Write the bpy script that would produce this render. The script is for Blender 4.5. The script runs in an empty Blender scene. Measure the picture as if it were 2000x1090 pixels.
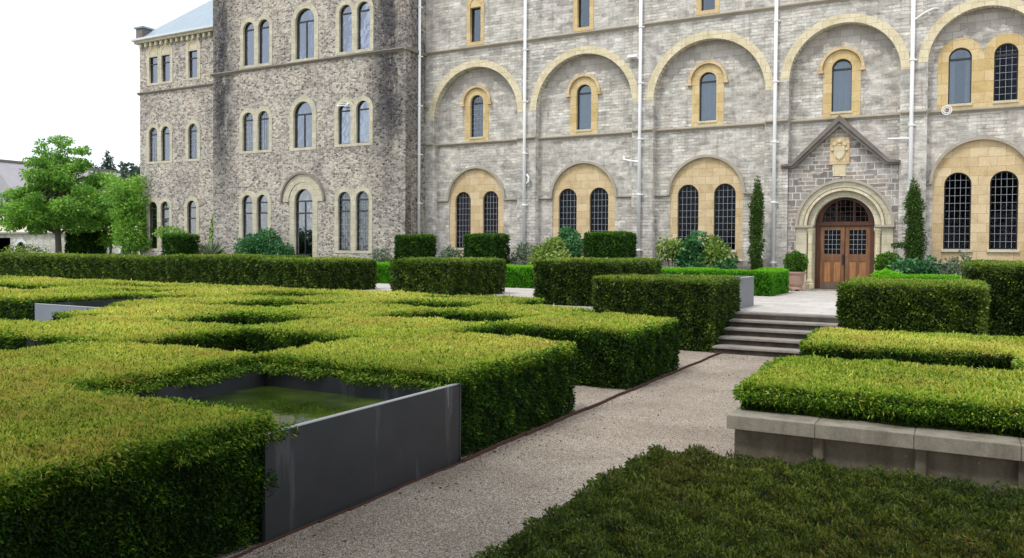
import bpy, bmesh, math, random
import numpy as np
from mathutils import Vector, Matrix
random.seed(7); RNG = np.random.default_rng(7)
S = bpy.context.scene
COL = S.collection
PI = math.pi

# ------------------------------------------------------------------ camera
CAM = Vector((0, 0, 2.1))
Rr = Vector((0.87488778, 0.48427823, 0.00678058))
Ru = Vector((-0.01768641, 0.01795498, 0.99968235))
Rf = Vector((-0.48400265, 0.8747298, -0.02427373))
cd = bpy.data.cameras.new('camera'); cam = bpy.data.objects.new('camera', cd); COL.objects.link(cam)
cam.matrix_world = Matrix(((Rr.x, Ru.x, -Rf.x, CAM.x), (Rr.y, Ru.y, -Rf.y, CAM.y), (Rr.z, Ru.z, -Rf.z, CAM.z), (0, 0, 0, 1)))
cd.sensor_width = 36; cd.lens = 36 * 1594.234 / 2000; cd.shift_y = -(545 - 523.64) / 2000
cd.clip_start = .1; cd.clip_end = 2000
S.camera = cam

# ------------------------------------------------------------------ world, sun, exposure
W = bpy.data.worlds.new('World'); S.world = W; W.use_nodes = True
nt = W.node_tree; nt.nodes.clear()
SUN_EL, SUN_ROT = math.radians(58), math.radians(200)
sky = nt.nodes.new('ShaderNodeTexSky'); sky.sky_type = 'NISHITA'; sky.sun_disc = False
sky.sun_elevation = SUN_EL; sky.sun_rotation = SUN_ROT
bg1 = nt.nodes.new('ShaderNodeBackground'); bg1.inputs['Strength'].default_value = .08
nt.links.new(sky.outputs[0], bg1.inputs['Color'])
bg2 = nt.nodes.new('ShaderNodeBackground')          # the flat white cloud layer
tc = nt.nodes.new('ShaderNodeTexCoord'); sp = nt.nodes.new('ShaderNodeSeparateXYZ')
nt.links.new(tc.outputs['Generated'], sp.inputs[0])
cr = nt.nodes.new('ShaderNodeValToRGB'); cr.color_ramp.elements[0].position = 0.0
cr.color_ramp.elements[0].color = (.75, .77, .78, 1); cr.color_ramp.elements[1].position = .9
cr.color_ramp.elements[1].color = (1.0, 1.0, 1.0, 1)
nt.links.new(sp.outputs['Z'], cr.inputs[0]); nt.links.new(cr.outputs[0], bg2.inputs['Color'])
bg2.inputs['Strength'].default_value = 1.1
ad = nt.nodes.new('ShaderNodeAddShader'); wo = nt.nodes.new('ShaderNodeOutputWorld')
nt.links.new(bg1.outputs[0], ad.inputs[0]); nt.links.new(bg2.outputs[0], ad.inputs[1]); nt.links.new(ad.outputs[0], wo.inputs[0])
sl = bpy.data.lights.new('sun', 'SUN'); sl.energy = 1.8; sl.angle = math.radians(12); sl.color = (1, .96, .9)
so = bpy.data.objects.new('sun', sl); COL.objects.link(so)
_d = Vector((math.sin(SUN_ROT) * math.cos(SUN_EL), math.cos(SUN_ROT) * math.cos(SUN_EL), math.sin(SUN_EL)))
so.rotation_euler = (-_d).to_track_quat('-Z', 'Y').to_euler()
S.view_settings.view_transform = 'Standard'; S.view_settings.look = 'None'
S.view_settings.exposure = 0.05; S.view_settings.gamma = 1
S.view_settings.use_curve_mapping = False

# ------------------------------------------------------------------ material helpers
def newmat(name):
    m = bpy.data.materials.new(name); m.use_nodes = True
    t = m.node_tree; b = t.nodes['Principled BSDF']; b.inputs['Roughness'].default_value = .85
    return m, t, b
def N(t, typ, **k):
    n = t.nodes.new(typ)
    for a, v in k.items():
        if a in ('ins',):
            for kk, vv in v.items(): n.inputs[kk].default_value = vv
        else: setattr(n, a, v)
    return n
def ramp(t, fac, stops, interp='LINEAR'):
    r = t.nodes.new('ShaderNodeValToRGB'); r.color_ramp.interpolation = interp
    e = r.color_ramp.elements
    while len(e) < len(stops): e.new(.5)
    for i, (p, c) in enumerate(stops):
        e[i].position = p; e[i].color = (*c, 1) if len(c) == 3 else c
    t.links.new(fac, r.inputs[0]); return r.outputs[0]
def mixc(t, a, b, fac, mode='MIX'):
    n = t.nodes.new('ShaderNodeMix'); n.data_type = 'RGBA'; n.blend_type = mode
    for sock, v in ((n.inputs[6], a), (n.inputs[7], b), (n.inputs[0], fac)):
        if isinstance(v, bpy.types.NodeSocket): t.links.new(v, sock)
        elif isinstance(v, (int, float)): sock.default_value = v
        else: sock.default_value = (*v, 1)
    return n.outputs[2]
def noise(t, vec, scale, detail=4, rough=.6, out='Fac'):
    n = t.nodes.new('ShaderNodeTexNoise'); n.inputs['Scale'].default_value = scale
    n.inputs['Detail'].default_value = detail; n.inputs['Roughness'].default_value = rough
    if vec is not None: t.links.new(vec, n.inputs['Vector'])
    return n.outputs[out]
def wallcoords(t, sx=1, sz=1, distort=0.0, dscale=3):
    """real-world position turned to (x+y, z, 0): courses run level round every face of a wall"""
    g = t.nodes.new('ShaderNodeNewGeometry'); s = t.nodes.new('ShaderNodeSeparateXYZ')
    t.links.new(g.outputs['Position'], s.inputs[0])
    a = N(t, 'ShaderNodeMath', operation='ADD'); t.links.new(s.outputs[0], a.inputs[0]); t.links.new(s.outputs[1], a.inputs[1])
    mx = N(t, 'ShaderNodeMath', operation='MULTIPLY'); mx.inputs[1].default_value = sx; t.links.new(a.outputs[0], mx.inputs[0])
    mz = N(t, 'ShaderNodeMath', operation='MULTIPLY'); mz.inputs[1].default_value = sz; t.links.new(s.outputs[2], mz.inputs[0])
    c = t.nodes.new('ShaderNodeCombineXYZ'); t.links.new(mx.outputs[0], c.inputs[0]); t.links.new(mz.outputs[0], c.inputs[1])
    v = c.outputs[0]
    if distort:
        nz = noise(t, v, dscale, 2, .5, 'Color')
        sb = N(t, 'ShaderNodeVectorMath', operation='SUBTRACT'); sb.inputs[1].default_value = (.5, .5, .5); t.links.new(nz, sb.inputs[0])
        sc = N(t, 'ShaderNodeVectorMath', operation='SCALE'); sc.inputs['Scale'].default_value = distort; t.links.new(sb.outputs[0], sc.inputs[0])
        av = N(t, 'ShaderNodeVectorMath', operation='ADD'); t.links.new(v, av.inputs[0]); t.links.new(sc.outputs[0], av.inputs[1])
        v = av.outputs[0]
    return v, g.outputs['Position'], s
def bump(t, b, h, strength=.5, dist=.02):
    n = t.nodes.new('ShaderNodeBump'); n.inputs['Strength'].default_value = strength; n.inputs['Distance'].default_value = dist
    t.links.new(h, n.inputs['Height']); t.links.new(n.outputs[0], b.inputs['Normal'])
def brick(t, v, w, h, c1, c2, mc, msize=.012, bias=0.0, off=.5, sq=1.0, sqf=2):
    n = t.nodes.new('ShaderNodeTexBrick'); t.links.new(v, n.inputs['Vector'])
    n.inputs['Scale'].default_value = 1; n.inputs['Brick Width'].default_value = w; n.inputs['Row Height'].default_value = h
    n.inputs['Color1'].default_value = (*c1, 1); n.inputs['Color2'].default_value = (*c2, 1); n.inputs['Mortar'].default_value = (*mc, 1)
    n.inputs['Mortar Size'].default_value = msize; n.inputs['Bias'].default_value = bias
    n.inputs['Mortar Smooth'].default_value = .3; n.offset = off; n.squash = sq; n.squash_frequency = sqf
    return n
def simple(name, col, rough=.8, nscale=6, var=.25, bmp=.2, metal=0, spec=.5):
    m, t, b = newmat(name)
    g = t.nodes.new('ShaderNodeNewGeometry')
    n = noise(t, g.outputs['Position'], nscale, 6, .65)
    c = mixc(t, tuple(x * (1 - var) for x in col), tuple(min(1, x * (1 + var)) for x in col), n)
    t.links.new(c, b.inputs['Base Color']); b.inputs['Roughness'].default_value = rough; b.inputs['Metallic'].default_value = metal
    b.inputs['Specular IOR Level'].default_value = spec
    if bmp:
        n2 = noise(t, g.outputs['Position'], nscale * 8, 4, .6); bump(t, b, n2, bmp, .01)
    return m
M = {}
# --- coursed grey limestone of the long wing: two sizes of courses mixed by patches
def mk_ashlar(name, tint=(1, 1, 1), dark=1.0):
    m, t, b = newmat(name)
    v, pos, s = wallcoords(t, distort=.05, dscale=2.2)
    b1 = brick(t, v, .46, .17, (.40, .39, .375), (.60, .59, .565), (.60, .59, .57), .009, 0, .37, .62, 3)
    b2 = brick(t, v, .34, .115, (.44, .43, .41), (.66, .65, .62), (.40, .39, .375), .010, 0, .43, 1.5, 2)
    pn = noise(t, pos, .55, 3, .6); pf = ramp(t, pn, [(.45, (0, 0, 0)), (.52, (1, 1, 1))])
    c = mixc(t, b1.outputs['Color'], b2.outputs['Color'], pf)
    vo = N(t, 'ShaderNodeTexVoronoi', feature='F1'); vo.inputs['Scale'].default_value = 3.1; t.links.new(v, vo.inputs['Vector'])
    hue = ramp(t, vo.outputs['Color'], [(.0, (.62, .60, .58)), (.35, (.86, .84, .80)), (.55, (1.0, .94, .88)), (.8, (1, 1, .98)), (1, (1.12, 1.12, 1.1))])
    c = mixc(t, c, hue, .75, 'MULTIPLY')
    n1 = noise(t, pos, 1.3, 6, .7); c = mixc(t, c, ramp(t, n1, [(.28, (.60, .59, .57)), (.5, (1, 1, 1)), (.72, (1.14, 1.13, 1.1))]), .8, 'MULTIPLY')
    n2 = noise(t, pos, 14, 5, .7); c = mixc(t, c, ramp(t, n2, [(.3, (.68, .68, .68)), (.55, (1, 1, 1)), (.75, (1.2, 1.2, 1.2))]), .7, 'MULTIPLY')
    # rain streaks below the string courses
    ms = N(t, 'ShaderNodeMapping'); ms.inputs['Scale'].default_value = (3.2, 3.2, .28); t.links.new(pos, ms.inputs[0])
    st = noise(t, ms.outputs[0], 1.6, 5, .65); c = mixc(t, c, ramp(t, st, [(.32, (.55, .54, .52)), (.47, (1, 1, 1))]), .55, 'MULTIPLY')
    mf = N(t, 'ShaderNodeMapping'); mf.inputs['Scale'].default_value = (2.0, 2.0, 6.0); t.links.new(pos, mf.inputs[0])
    fl = noise(t, mf.outputs[0], 1.5, 4, .6)                # split-faced ledges: pale edges and dark joints
    c = mixc(t, c, ramp(t, fl, [(.36, (.70, .69, .67)), (.46, (1, 1, 1)), (.56, (1, 1, 1)), (.64, (1.22, 1.22, 1.2))]), .85, 'MULTIPLY')
    c = mixc(t, c, tuple(x * dark for x in tint), 1.0, 'MULTIPLY')
    t.links.new(c, b.inputs['Base Color']); b.inputs['Roughness'].default_value = .92; b.inputs['Specular IOR Level'].default_value = .25
    hs = mixc(t, b1.outputs['Fac'], b2.outputs['Fac'], pf)
    inv = N(t, 'ShaderNodeMath', operation='MULTIPLY_ADD'); inv.inputs[1].default_value = -.6; t.links.new(hs, inv.inputs[0]); t.links.new(fl, inv.inputs[2])
    bump(t, b, inv.outputs[0], .7, .025)
    return m
M['ashlar'] = mk_ashlar('grey_limestone', (1.19, 1.17, 1.14))
M['ashlar_pier'] = mk_ashlar('grey_limestone_dressed', (1.15, 1.14, 1.12))
M['plinth'] = mk_ashlar('dark_plinth_stone', (1.0, .96, .93), .55)
# --- squared blocks with pale joints round the porch
def mk_blocks():
    m, t, b = newmat('squared_block_stone')
    v, pos, s = wallcoords(t, distort=.03, dscale=1.5)
    b1 = brick(t, v, .52, .24, (.21, .19, .18), (.47, .45, .43), (.68, .66, .62), .014, 0, .4, .5, 2)
    b2_ = brick(t, v, .33, .14, (.25, .20, .17), (.45, .42, .39), (.66, .64, .60), .014, 0, .3, 1.6, 3)
    pf = ramp(t, noise(t, pos, 1.6, 2, .5), [(.47, (0, 0, 0)), (.50, (1, 1, 1))])
    vo = N(t, 'ShaderNodeTexVoronoi', feature='F1'); vo.inputs['Scale'].default_value = 2.3; t.links.new(v, vo.inputs['Vector'])
    c = mixc(t, mixc(t, b1.outputs['Color'], b2_.outputs['Color'], pf), ramp(t, vo.outputs['Color'], [(0, (.75, .72, .70)), (.5, (1, .97, .93)), (1, (1.2, 1.18, 1.14))]), .8, 'MULTIPLY')
    n2 = noise(t, pos, 11, 5, .7); c = mixc(t, c, ramp(t, n2, [(.3, (.72, .72, .72)), (.7, (1.2, 1.2, 1.2))]), .7, 'MULTIPLY')
    t.links.new(c, b.inputs['Base Color']); b.inputs['Specular IOR Level'].default_value = .25
    bump(t, b, n2, .5, .02); return m
M['blocks'] = mk_blocks()
# --- random rubble of the two projecting blocks
def mk_rubble():
    m, t, b = newmat('rubble_stone')
    v, pos, s = wallcoords(t, 1, 1.75, distort=.12, dscale=5)
    vo = N(t, 'ShaderNodeTexVoronoi', feature='F1'); vo.inputs['Scale'].default_value = 7.0; vo.inputs['Randomness'].default_value = .85; t.links.new(v, vo.inputs['Vector'])
    ve = N(t, 'ShaderNodeTexVoronoi', feature='DISTANCE_TO_EDGE'); ve.inputs['Scale'].default_value = 7.0; ve.inputs['Randomness'].default_value = .85; t.links.new(v, ve.inputs['Vector'])
    sc = N(t, 'ShaderNodeSeparateColor'); t.links.new(vo.outputs['Color'], sc.inputs[0])
    c = ramp(t, sc.outputs[0], [(0, (.10, .09, .085)), (.22, (.21, .19, .175)), (.42, (.27, .22, .18)), (.58, (.33, .315, .29)), (.8, (.42, .40, .37)), (1, (.52, .48, .42))])
    n2 = noise(t, pos, 12, 5, .7); c = mixc(t, c, ramp(t, n2, [(.3, (.74, .74, .74)), (.7, (1.18, 1.18, 1.18))]), .8, 'MULTIPLY')
    mo = ramp(t, ve.outputs['Distance'], [(.02, (.8, .8, .8)), (.085, (0, 0, 0))])
    c = mixc(t, c, (.46, .44, .40), mo)
    n1 = noise(t, pos, .7, 5, .65); c = mixc(t, c, ramp(t, n1, [(.3, (.66, .65, .66)), (.5, (1, 1, 1)), (.7, (1.15, 1.1, 1.02))]), .8, 'MULTIPLY')
    # black weathering that runs down both outer corners of the middle block
    for x0, wd in ((-21.6, 1.25), (-31.75, 1.0)):
        d = N(t, 'ShaderNodeMath', operation='SUBTRACT'); t.links.new(s.outputs[0], d.inputs[0]); d.inputs[1].default_value = x0
        a = N(t, 'ShaderNodeMath', operation='ABSOLUTE'); t.links.new(d.outputs[0], a.inputs[0])
        mr = N(t, 'ShaderNodeMapRange', interpolation_type='SMOOTHSTEP'); t.links.new(a.outputs[0], mr.inputs[0])
        mr.inputs[1].default_value = wd * 1.5; mr.inputs[2].default_value = 0.0; mr.inputs[3].default_value = 0; mr.inputs[4].default_value = 1
        zr = N(t, 'ShaderNodeMapRange'); t.links.new(s.outputs[2], zr.inputs[0]); zr.inputs[1].default_value = 3.0; zr.inputs[2].default_value = 8; zr.inputs[3].default_value = .12; zr.inputs[4].default_value = 1
        mm = N(t, 'ShaderNodeMath', operation='MULTIPLY'); t.links.new(mr.outputs[0], mm.inputs[0]); t.links.new(zr.outputs[0], mm.inputs[1])
        mp = N(t, 'ShaderNodeMapping'); mp.inputs['Scale'].default_value = (1, 1, .35); t.links.new(pos, mp.inputs[0])
        ns = noise(t, mp.outputs[0], 1.8, 5, .7); nr = ramp(t, ns, [(.30, (.15, .15, .15)), (.50, (1, 1, 1))])
        m2 = N(t, 'ShaderNodeMath', operation='MULTIPLY'); t.links.new(mm.outputs[0], m2.inputs[0]); t.links.new(nr, m2.inputs[1])
        c = mixc(t, c, mixc(t, c, (.17, .18, .22), 1.0, 'MULTIPLY'), m2.outputs[0])
    c = mixc(t, c, (1.18, 1.165, 1.12), 1.0, 'MULTIPLY')
    t.links.new(c, b.inputs['Base Color']); b.inputs['Roughness'].default_value = .95; b.inputs['Specular IOR Level'].default_value = .2
    bump(t, b, ve.outputs['Distance'], .8, .05); return m
M['rubble'] = mk_rubble()
# --- dressed tan and cream stone
def mk_tan(name, a, bb, joint=True, w=.5, h=.3):
    m, t, b = newmat(name)
    v, pos, s = wallcoords(t, distort=.01)
    br = brick(t, v, w, h, a, bb, tuple(x * .72 for x in a), .008)
    c = br.outputs['Color'] if joint else mixc(t, a, bb, noise(t, pos, 2.2, 4))
    n1 = noise(t, pos, 2.5, 6, .7); c = mixc(t, c, ramp(t, n1, [(.3, (.78, .74, .68)), (.5, (1, 1, 1)), (.72, (1.1, 1.1, 1.1))]), .8, 'MULTIPLY')
    n2 = noise(t, pos, 20, 5, .7); c = mixc(t, c, ramp(t, n2, [(.3, (.84, .84, .84)), (.7, (1.08, 1.08, 1.08))]), .7, 'MULTIPLY')
    t.links.new(c, b.inputs['Base Color']); b.inputs['Specular IOR Level'].default_value = .25
    bump(t, b, n2, .25, .01); return m
M['tan'] = mk_tan('honey_stone', (.60, .45, .25), (.72, .57, .36))
M['tan2'] = mk_tan('honey_stone_surround', (.60, .44, .20), (.70, .55, .31), True, .6, .34)
M['cream'] = mk_tan('cream_stone', (.66, .57, .37), (.76, .68, .48), True, .34, .26)
M['cream_grey'] = mk_tan('weathered_cream_stone', (.50, .465, .345), (.60, .56, .42), True, .34, .26)
M['creamR'] = mk_tan('pale_dressed_stone', (.58, .53, .39), (.68, .62, .46), True, .7, .33)
M['string'] = mk_tan('string_course_stone', (.34, .31, .26), (.50, .45, .36), False)
M['string_dark'] = mk_tan('weathered_string_stone', (.17, .16, .15), (.34, .30, .25), False)
M['voussoir'] = mk_tan('brown_arch_blocks', (.36, .33, .30), (.50, .47, .43), True, .42, .24)
M['gable'] = mk_tan('brown_gable_stone', (.12, .105, .095), (.27, .24, .215), False)
M['slate'] = simple('blue_slate', (.30, .37, .42), .6, 3, .2, .2)
M['lead'] = simple('pale_lead_gutter', (.62, .66, .68), .5, 3, .12, 0)
M['pipe'] = simple('white_painted_iron', (.93, .93, .94), .45, 2.5, .08, .05)
M['frame'] = simple('dark_window_metal', (.03, .03, .034), .5, 5, .3, 0)
M['bars'] = simple('leaded_bars', (.42, .44, .48), .6, 5, .2, 0)
M['curtain'] = simple('white_curtain', (.85, .85, .88), .9, 2, .12, 0)
M['room'] = simple('dark_room', (.012, .012, .014), .9, 1, .4, 0)
def mk_glass(name, tint, rough, fac, dark):
    m, t, b = newmat(name); t.nodes.remove(b)
    out = t.nodes['Material Output']
    g = t.nodes.new('ShaderNodeNewGeometry')
    tr = N(t, 'ShaderNodeBsdfTransparent'); tr.inputs[0].default_value = (*dark, 1)
    gl = N(t, 'ShaderNodeBsdfGlossy'); gl.inputs['Roughness'].default_value = rough; gl.inputs[0].default_value = (*tint, 1)
    nz = noise(t, g.outputs['Position'], 1.7, 2); bp = t.nodes.new('ShaderNodeBump'); bp.inputs['Strength'].default_value = .25; bp.inputs['Distance'].default_value = .06
    t.links.new(nz, bp.inputs['Height']); t.links.new(bp.outputs[0], gl.inputs['Normal'])
    fr = N(t, 'ShaderNodeFresnel'); fr.inputs[0].default_value = 1.5
    ma = N(t, 'ShaderNodeMath', operation='ADD'); t.links.new(fr.outputs[0], ma.inputs[0]); ma.inputs[1].default_value = fac
    mx = N(t, 'ShaderNodeMixShader'); t.links.new(ma.outputs[0], mx.inputs[0]); t.links.new(tr.outputs[0], mx.inputs[1]); t.links.new(gl.outputs[0], mx.inputs[2])
    t.links.new(mx.outputs[0], out.inputs[0]); return m
M['glass'] = mk_glass('window_glass', (.52, .58, .64), .05, .14, (.70, .73, .76))
M['glass_pale'] = mk_glass('pale_window_glass', (.60, .64, .72), .06, .32, (.85, .86, .9))
M['glass_old'] = mk_glass('leaded_glass', (.55, .6, .7), .12, -.02, (.4, .42, .46))
# --- timber of the doors
def mk_wood(name, c1, c2):
    m, t, b = newmat(name); g = t.nodes.new('ShaderNodeNewGeometry')
    mp = N(t, 'ShaderNodeMapping'); mp.inputs['Scale'].default_value = (14, 14, .9); t.links.new(g.outputs['Position'], mp.inputs[0])
    n = noise(t, mp.outputs[0], 1.6, 6, .65); c = ramp(t, n, [(.3, c1), (.7, c2)])
    n2 = noise(t, g.outputs['Position'], 2.5, 3); c = mixc(t, c, ramp(t, n2, [(.3, (.7, .7, .7)), (.7, (1.1, 1.1, 1.1))]), .8, 'MULTIPLY')
    t.links.new(c, b.inputs['Base Color']); b.inputs['Roughness'].default_value = .45; bump(t, b, n, .15, .01); return m
M['wood'] = mk_wood('oak_door', (.12, .050, .020), (.30, .14, .06))
M['wood_light'] = mk_wood('oak_panel', (.26, .105, .032), (.50, .24, .09))
M['wood_dark'] = mk_wood('oak_frame', (.055, .018, .008), (.13, .045, .018))
M['wood_kick'] = mk_wood('worn_kickboard', (.10, .075, .055), (.20, .15, .115))
# --- steel, concrete, gravel, paving
def mk_steel():
    m, t, b = newmat('grey_steel_plate'); g = t.nodes.new('ShaderNodeNewGeometry'); pos = g.outputs['Position']
    n = noise(t, pos, 1.1, 5, .6); c = ramp(t, n, [(.3, (.024, .025, .028)), (.7, (.046, .047, .052))])
    mp = N(t, 'ShaderNodeMapping'); mp.inputs['Scale'].default_value = (3.4, 3.4, .42); t.links.new(pos, mp.inputs[0])
    st = noise(t, mp.outputs[0], 1.3, 6, .62); c = mixc(t, c, (.30, .30, .31), ramp(t, st, [(.56, (0, 0, 0)), (.62, (.14, .14, .14)), (.66, (.05, .05, .05)), (.70, (.5, .5, .5)), (.78, (.8, .8, .8))]))
    t.links.new(c, b.inputs['Base Color']); b.inputs['Roughness'].default_value = .5; b.inputs['Specular IOR Level'].default_value = .35
    n2 = noise(t, pos, 30, 4); bump(t, b, n2, .08, .01); return m
M['steel'] = mk_steel()
M['steel_rim'] = simple('bare_steel_rim', (.45, .46, .47), .4, 6, .15, .05)
M['steel_blue'] = simple('blue_grey_steel', (.20, .235, .27), .5, 2, .2, .05)
M['steel_mid'] = simple('mid_grey_steel', (.185, .195, .215), .5, 2, .2, .05)
M['rust'] = simple('rusty_edging', (.085, .034, .022), .9, 9, .5, .3)
def mk_conc(name, base, streak=True):
    m, t, b = newmat(name); g = t.nodes.new('ShaderNodeNewGeometry'); pos = g.outputs['Position']
    n = noise(t, pos, 3, 8, .7); c = ramp(t, n, [(.25, tuple(x * .62 for x in base)), (.5, base), (.75, tuple(x * 1.25 for x in base))])
    if streak:
        mp = N(t, 'ShaderNodeMapping'); mp.inputs['Scale'].default_value = (3, 3, .5); t.links.new(pos, mp.inputs[0])
        st = noise(t, mp.outputs[0], 1.4, 5, .6); c = mixc(t, c, ramp(t, st, [(.35, (.55, .53, .48)), (.55, (1, 1, 1))]), .8, 'MULTIPLY')
    n2 = noise(t, pos, 60, 4, .7); c = mixc(t, c, ramp(t, n2, [(.3, (.75, .75, .75)), (.7, (1.15, 1.15, 1.15))]), .7, 'MULTIPLY')
    # lichen spots
    vo = N(t, 'ShaderNodeTexVoronoi', feature='F1'); vo.inputs['Scale'].default_value = 7; t.links.new(pos, vo.inputs['Vector'])
    c = mixc(t, c, (.50, .50, .46), ramp(t, vo.outputs['Distance'], [(.03, (.3, .3, .3)), (.10, (0, 0, 0))]))
    t.links.new(c, b.inputs['Base Color']); b.inputs['Roughness'].default_value = .9; b.inputs['Specular IOR Level'].default_value = .25
    bump(t, b, n2, .4, .01); return m
M['concrete'] = mk_conc('weathered_concrete', (.17, .148, .11))
M['coping'] = mk_conc('pale_coping', (.29, .265, .21), True)
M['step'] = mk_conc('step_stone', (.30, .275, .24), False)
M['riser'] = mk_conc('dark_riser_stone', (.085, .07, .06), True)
def mk_gravel():
    m, t, b = newmat('pale_gravel'); g = t.nodes.new('ShaderNodeNewGeometry'); pos = g.outputs['Position']
    vo = N(t, 'ShaderNodeTexVoronoi', feature='F1'); vo.inputs['Scale'].default_value = 85; t.links.new(pos, vo.inputs['Vector'])
    sc = N(t, 'ShaderNodeSeparateColor'); t.links.new(vo.outputs['Color'], sc.inputs[0])
    c = ramp(t, sc.outputs[0], [(0, (.25, .205, .16)), (.3, (.41, .35, .285)), (.7, (.54, .47, .39)), (1, (.70, .63, .54))])
    dk = ramp(t, vo.outputs['Distance'], [(.35, (1, 1, 1)), (.75, (.35, .33, .31))]); c = mixc(t, c, dk, .9, 'MULTIPLY')
    n = noise(t, pos, .9, 6, .65); c = mixc(t, c, ramp(t, n, [(.3, (.68, .65, .62)), (.65, (1.12, 1.12, 1.12))]), .8, 'MULTIPLY')
    n3 = noise(t, pos, 9, 5, .7); c = mixc(t, c, ramp(t, n3, [(.28, (.55, .52, .5)), (.42, (1, 1, 1))]), .7, 'MULTIPLY')
    t.links.new(c, b.inputs['Base Color']); b.inputs['Roughness'].default_value = .95; b.inputs['Specular IOR Level'].default_value = .2
    bump(t, b, vo.outputs['Distance'], -.9, .012) if False else bump(t, b, vo.outputs['Distance'], .8, .01); return m
M['gravel'] = mk_gravel()
def mk_paving():
    m, t, b = newmat('pale_terrace_paving'); g = t.nodes.new('ShaderNodeNewGeometry'); pos = g.outputs['Position']
    br = brick(t, pos, .9, .6, (.52, .49, .45), (.63, .60, .56), (.40, .37, .33), .012)
    n = noise(t, pos, 1.5, 6, .7); c = mixc(t, br.outputs['Color'], ramp(t, n, [(.3, (.78, .77, .75)), (.7, (1.1, 1.1, 1.1))]), .8, 'MULTIPLY')
    n3 = noise(t, pos, 40, 5, .7); c = mixc(t, c, ramp(t, n3, [(.3, (.8, .8, .8)), (.7, (1.1, 1.1, 1.1))]), .7, 'MULTIPLY')
    t.links.new(c, b.inputs['Base Color']); b.inputs['Roughness'].default_value = .9; bump(t, b, n3, .3, .008); return m
M['paving'] = mk_paving()
M['soil'] = simple('dark_soil', (.055, .042, .030), .95, 8, .5, .5)
M['grassy'] = simple('distant_turf', (.09, .13, .04), .95, 3, .35, .2)
M['terracotta'] = simple('pinkish_terracotta', (.42, .27, .205), .85, 7, .25, .3)
def mk_water():
    m, t, b = newmat('still_pond_water'); g = t.nodes.new('ShaderNodeNewGeometry')
    n = noise(t, g.outputs['Position'], 1.2, 5, .6)
    c = ramp(t, n, [(.35, (.014, .026, .004)), (.5, (.045, .075, .010)), (.68, (.11, .15, .022))])
    t.links.new(c, b.inputs['Base Color']); b.inputs['Roughness'].default_value = .07; b.inputs['IOR'].default_value = 1.33
    n2 = noise(t, g.outputs['Position'], 5, 2); bump(t, b, n2, .12, .02); return m
M['water'] = mk_water()
# --- foliage: every leaf carries its own tone (0 old growth ... 1 young tips)
def mk_leaf(name, stops, trans=.3, rough=.55, patch=None):
    m, t, b = newmat(name); out = t.nodes['Material Output']
    a = N(t, 'ShaderNodeAttribute', attribute_name='tone')
    c = ramp(t, a.outputs['Fac'], stops)
    g = t.nodes.new('ShaderNodeNewGeometry')
    n = noise(t, g.outputs['Position'], .8, 4, .6); c = mixc(t, c, ramp(t, n, [(.3, (.78, .80, .72)), (.7, (1.2, 1.18, 1.1))]), .8, 'MULTIPLY')
    if patch:
        n3 = noise(t, g.outputs['Position'], 1.15, 5, .68)
        hot = N(t, 'ShaderNodeMath', operation='MULTIPLY'); t.links.new(ramp(t, n3, [(.46, (0, 0, 0)), (.62, (.9, .9, .9))]), hot.inputs[0])
        t.links.new(ramp(t, a.outputs['Fac'], [(.60, (0, 0, 0)), (.85, (.8, .8, .8))]), hot.inputs[1])
        c = mixc(t, c, patch, hot.outputs[0])
    t.links.new(c, b.inputs['Base Color']); b.inputs['Roughness'].default_value = rough; b.inputs['Specular IOR Level'].default_value = .3
    tl = N(t, 'ShaderNodeBsdfTranslucent'); t.links.new(mixc(t, c, (1.1, 1.15, .6), 1, 'MULTIPLY'), tl.inputs[0])
    mx = N(t, 'ShaderNodeMixShader'); mx.inputs[0].default_value = trans
    t.links.new(b.outputs[0], mx.inputs[1]); t.links.new(tl.outputs[0], mx.inputs[2]); t.links.new(mx.outputs[0], out.inputs[0])
    return m
M['yew'] = mk_leaf('yew_foliage', [(0, (.007, .016, .004)), (.28, (.032, .085, .007)), (.48, (.10, .24, .014)), (.66, (.33, .45, .05)), (.82, (.57, .59, .11)), (1, (.82, .76, .22))], .34, .6, (.62, .44, .13))
M['yew_dark'] = mk_leaf('dark_yew_foliage', [(0, (.007, .015, .004)), (.3, (.036, .07, .013)), (.6, (.13, .175, .024)), (1, (.36, .37, .06))], .25, .6, (.28, .16, .05))
M['hornbeam'] = mk_leaf('hedge_foliage', [(0, (.009, .017, .005)), (.35, (.045, .085, .014)), (.65, (.14, .22, .026)), (.85, (.32, .42, .05)), (1, (.52, .56, .10))], .25, .5)
M['box'] = mk_leaf('box_foliage', [(0, (.02, .09, .006)), (.4, (.075, .30, .012)), (.7, (.17, .48, .02)), (1, (.34, .70, .04))], .3, .5)
M['boxball'] = mk_leaf('box_ball_foliage', [(0, (.016, .05, .006)), (.5, (.07, .20, .014)), (1, (.22, .42, .04))], .3, .5)
M['cube'] = mk_leaf('clipped_cube_foliage', [(0, (.008, .028, .005)), (.4, (.034, .10, .012)), (.75, (.085, .20, .018)), (1, (.18, .34, .03))], .25, .5)
M['tree'] = mk_leaf('tree_foliage', [(0, (.04, .12, .035)), (.4, (.14, .32, .06)), (.75, (.32, .55, .09)), (1, (.52, .72, .17))], .4, .5)
M['bluegreen'] = mk_leaf('blue_green_foliage', [(0, (.02, .08, .035)), (.5, (.07, .22, .09)), (1, (.20, .42, .19))], .3, .5)
M['conifer'] = mk_leaf('conifer_foliage', [(0, (.02, .04, .035)), (.5, (.05, .085, .07)), (1, (.10, .14, .12))], .2, .6)
M['cypress'] = mk_leaf('cypress_foliage', [(0, (.014, .04, .006)), (.5, (.055, .13, .016)), (1, (.15, .24, .035))], .2, .6)
M['variegated'] = mk_leaf('variegated_foliage', [(0, (.05, .12, .02)), (.4, (.18, .30, .06)), (.75, (.50, .58, .20)), (1, (.82, .84, .50))], .35, .5)
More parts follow.
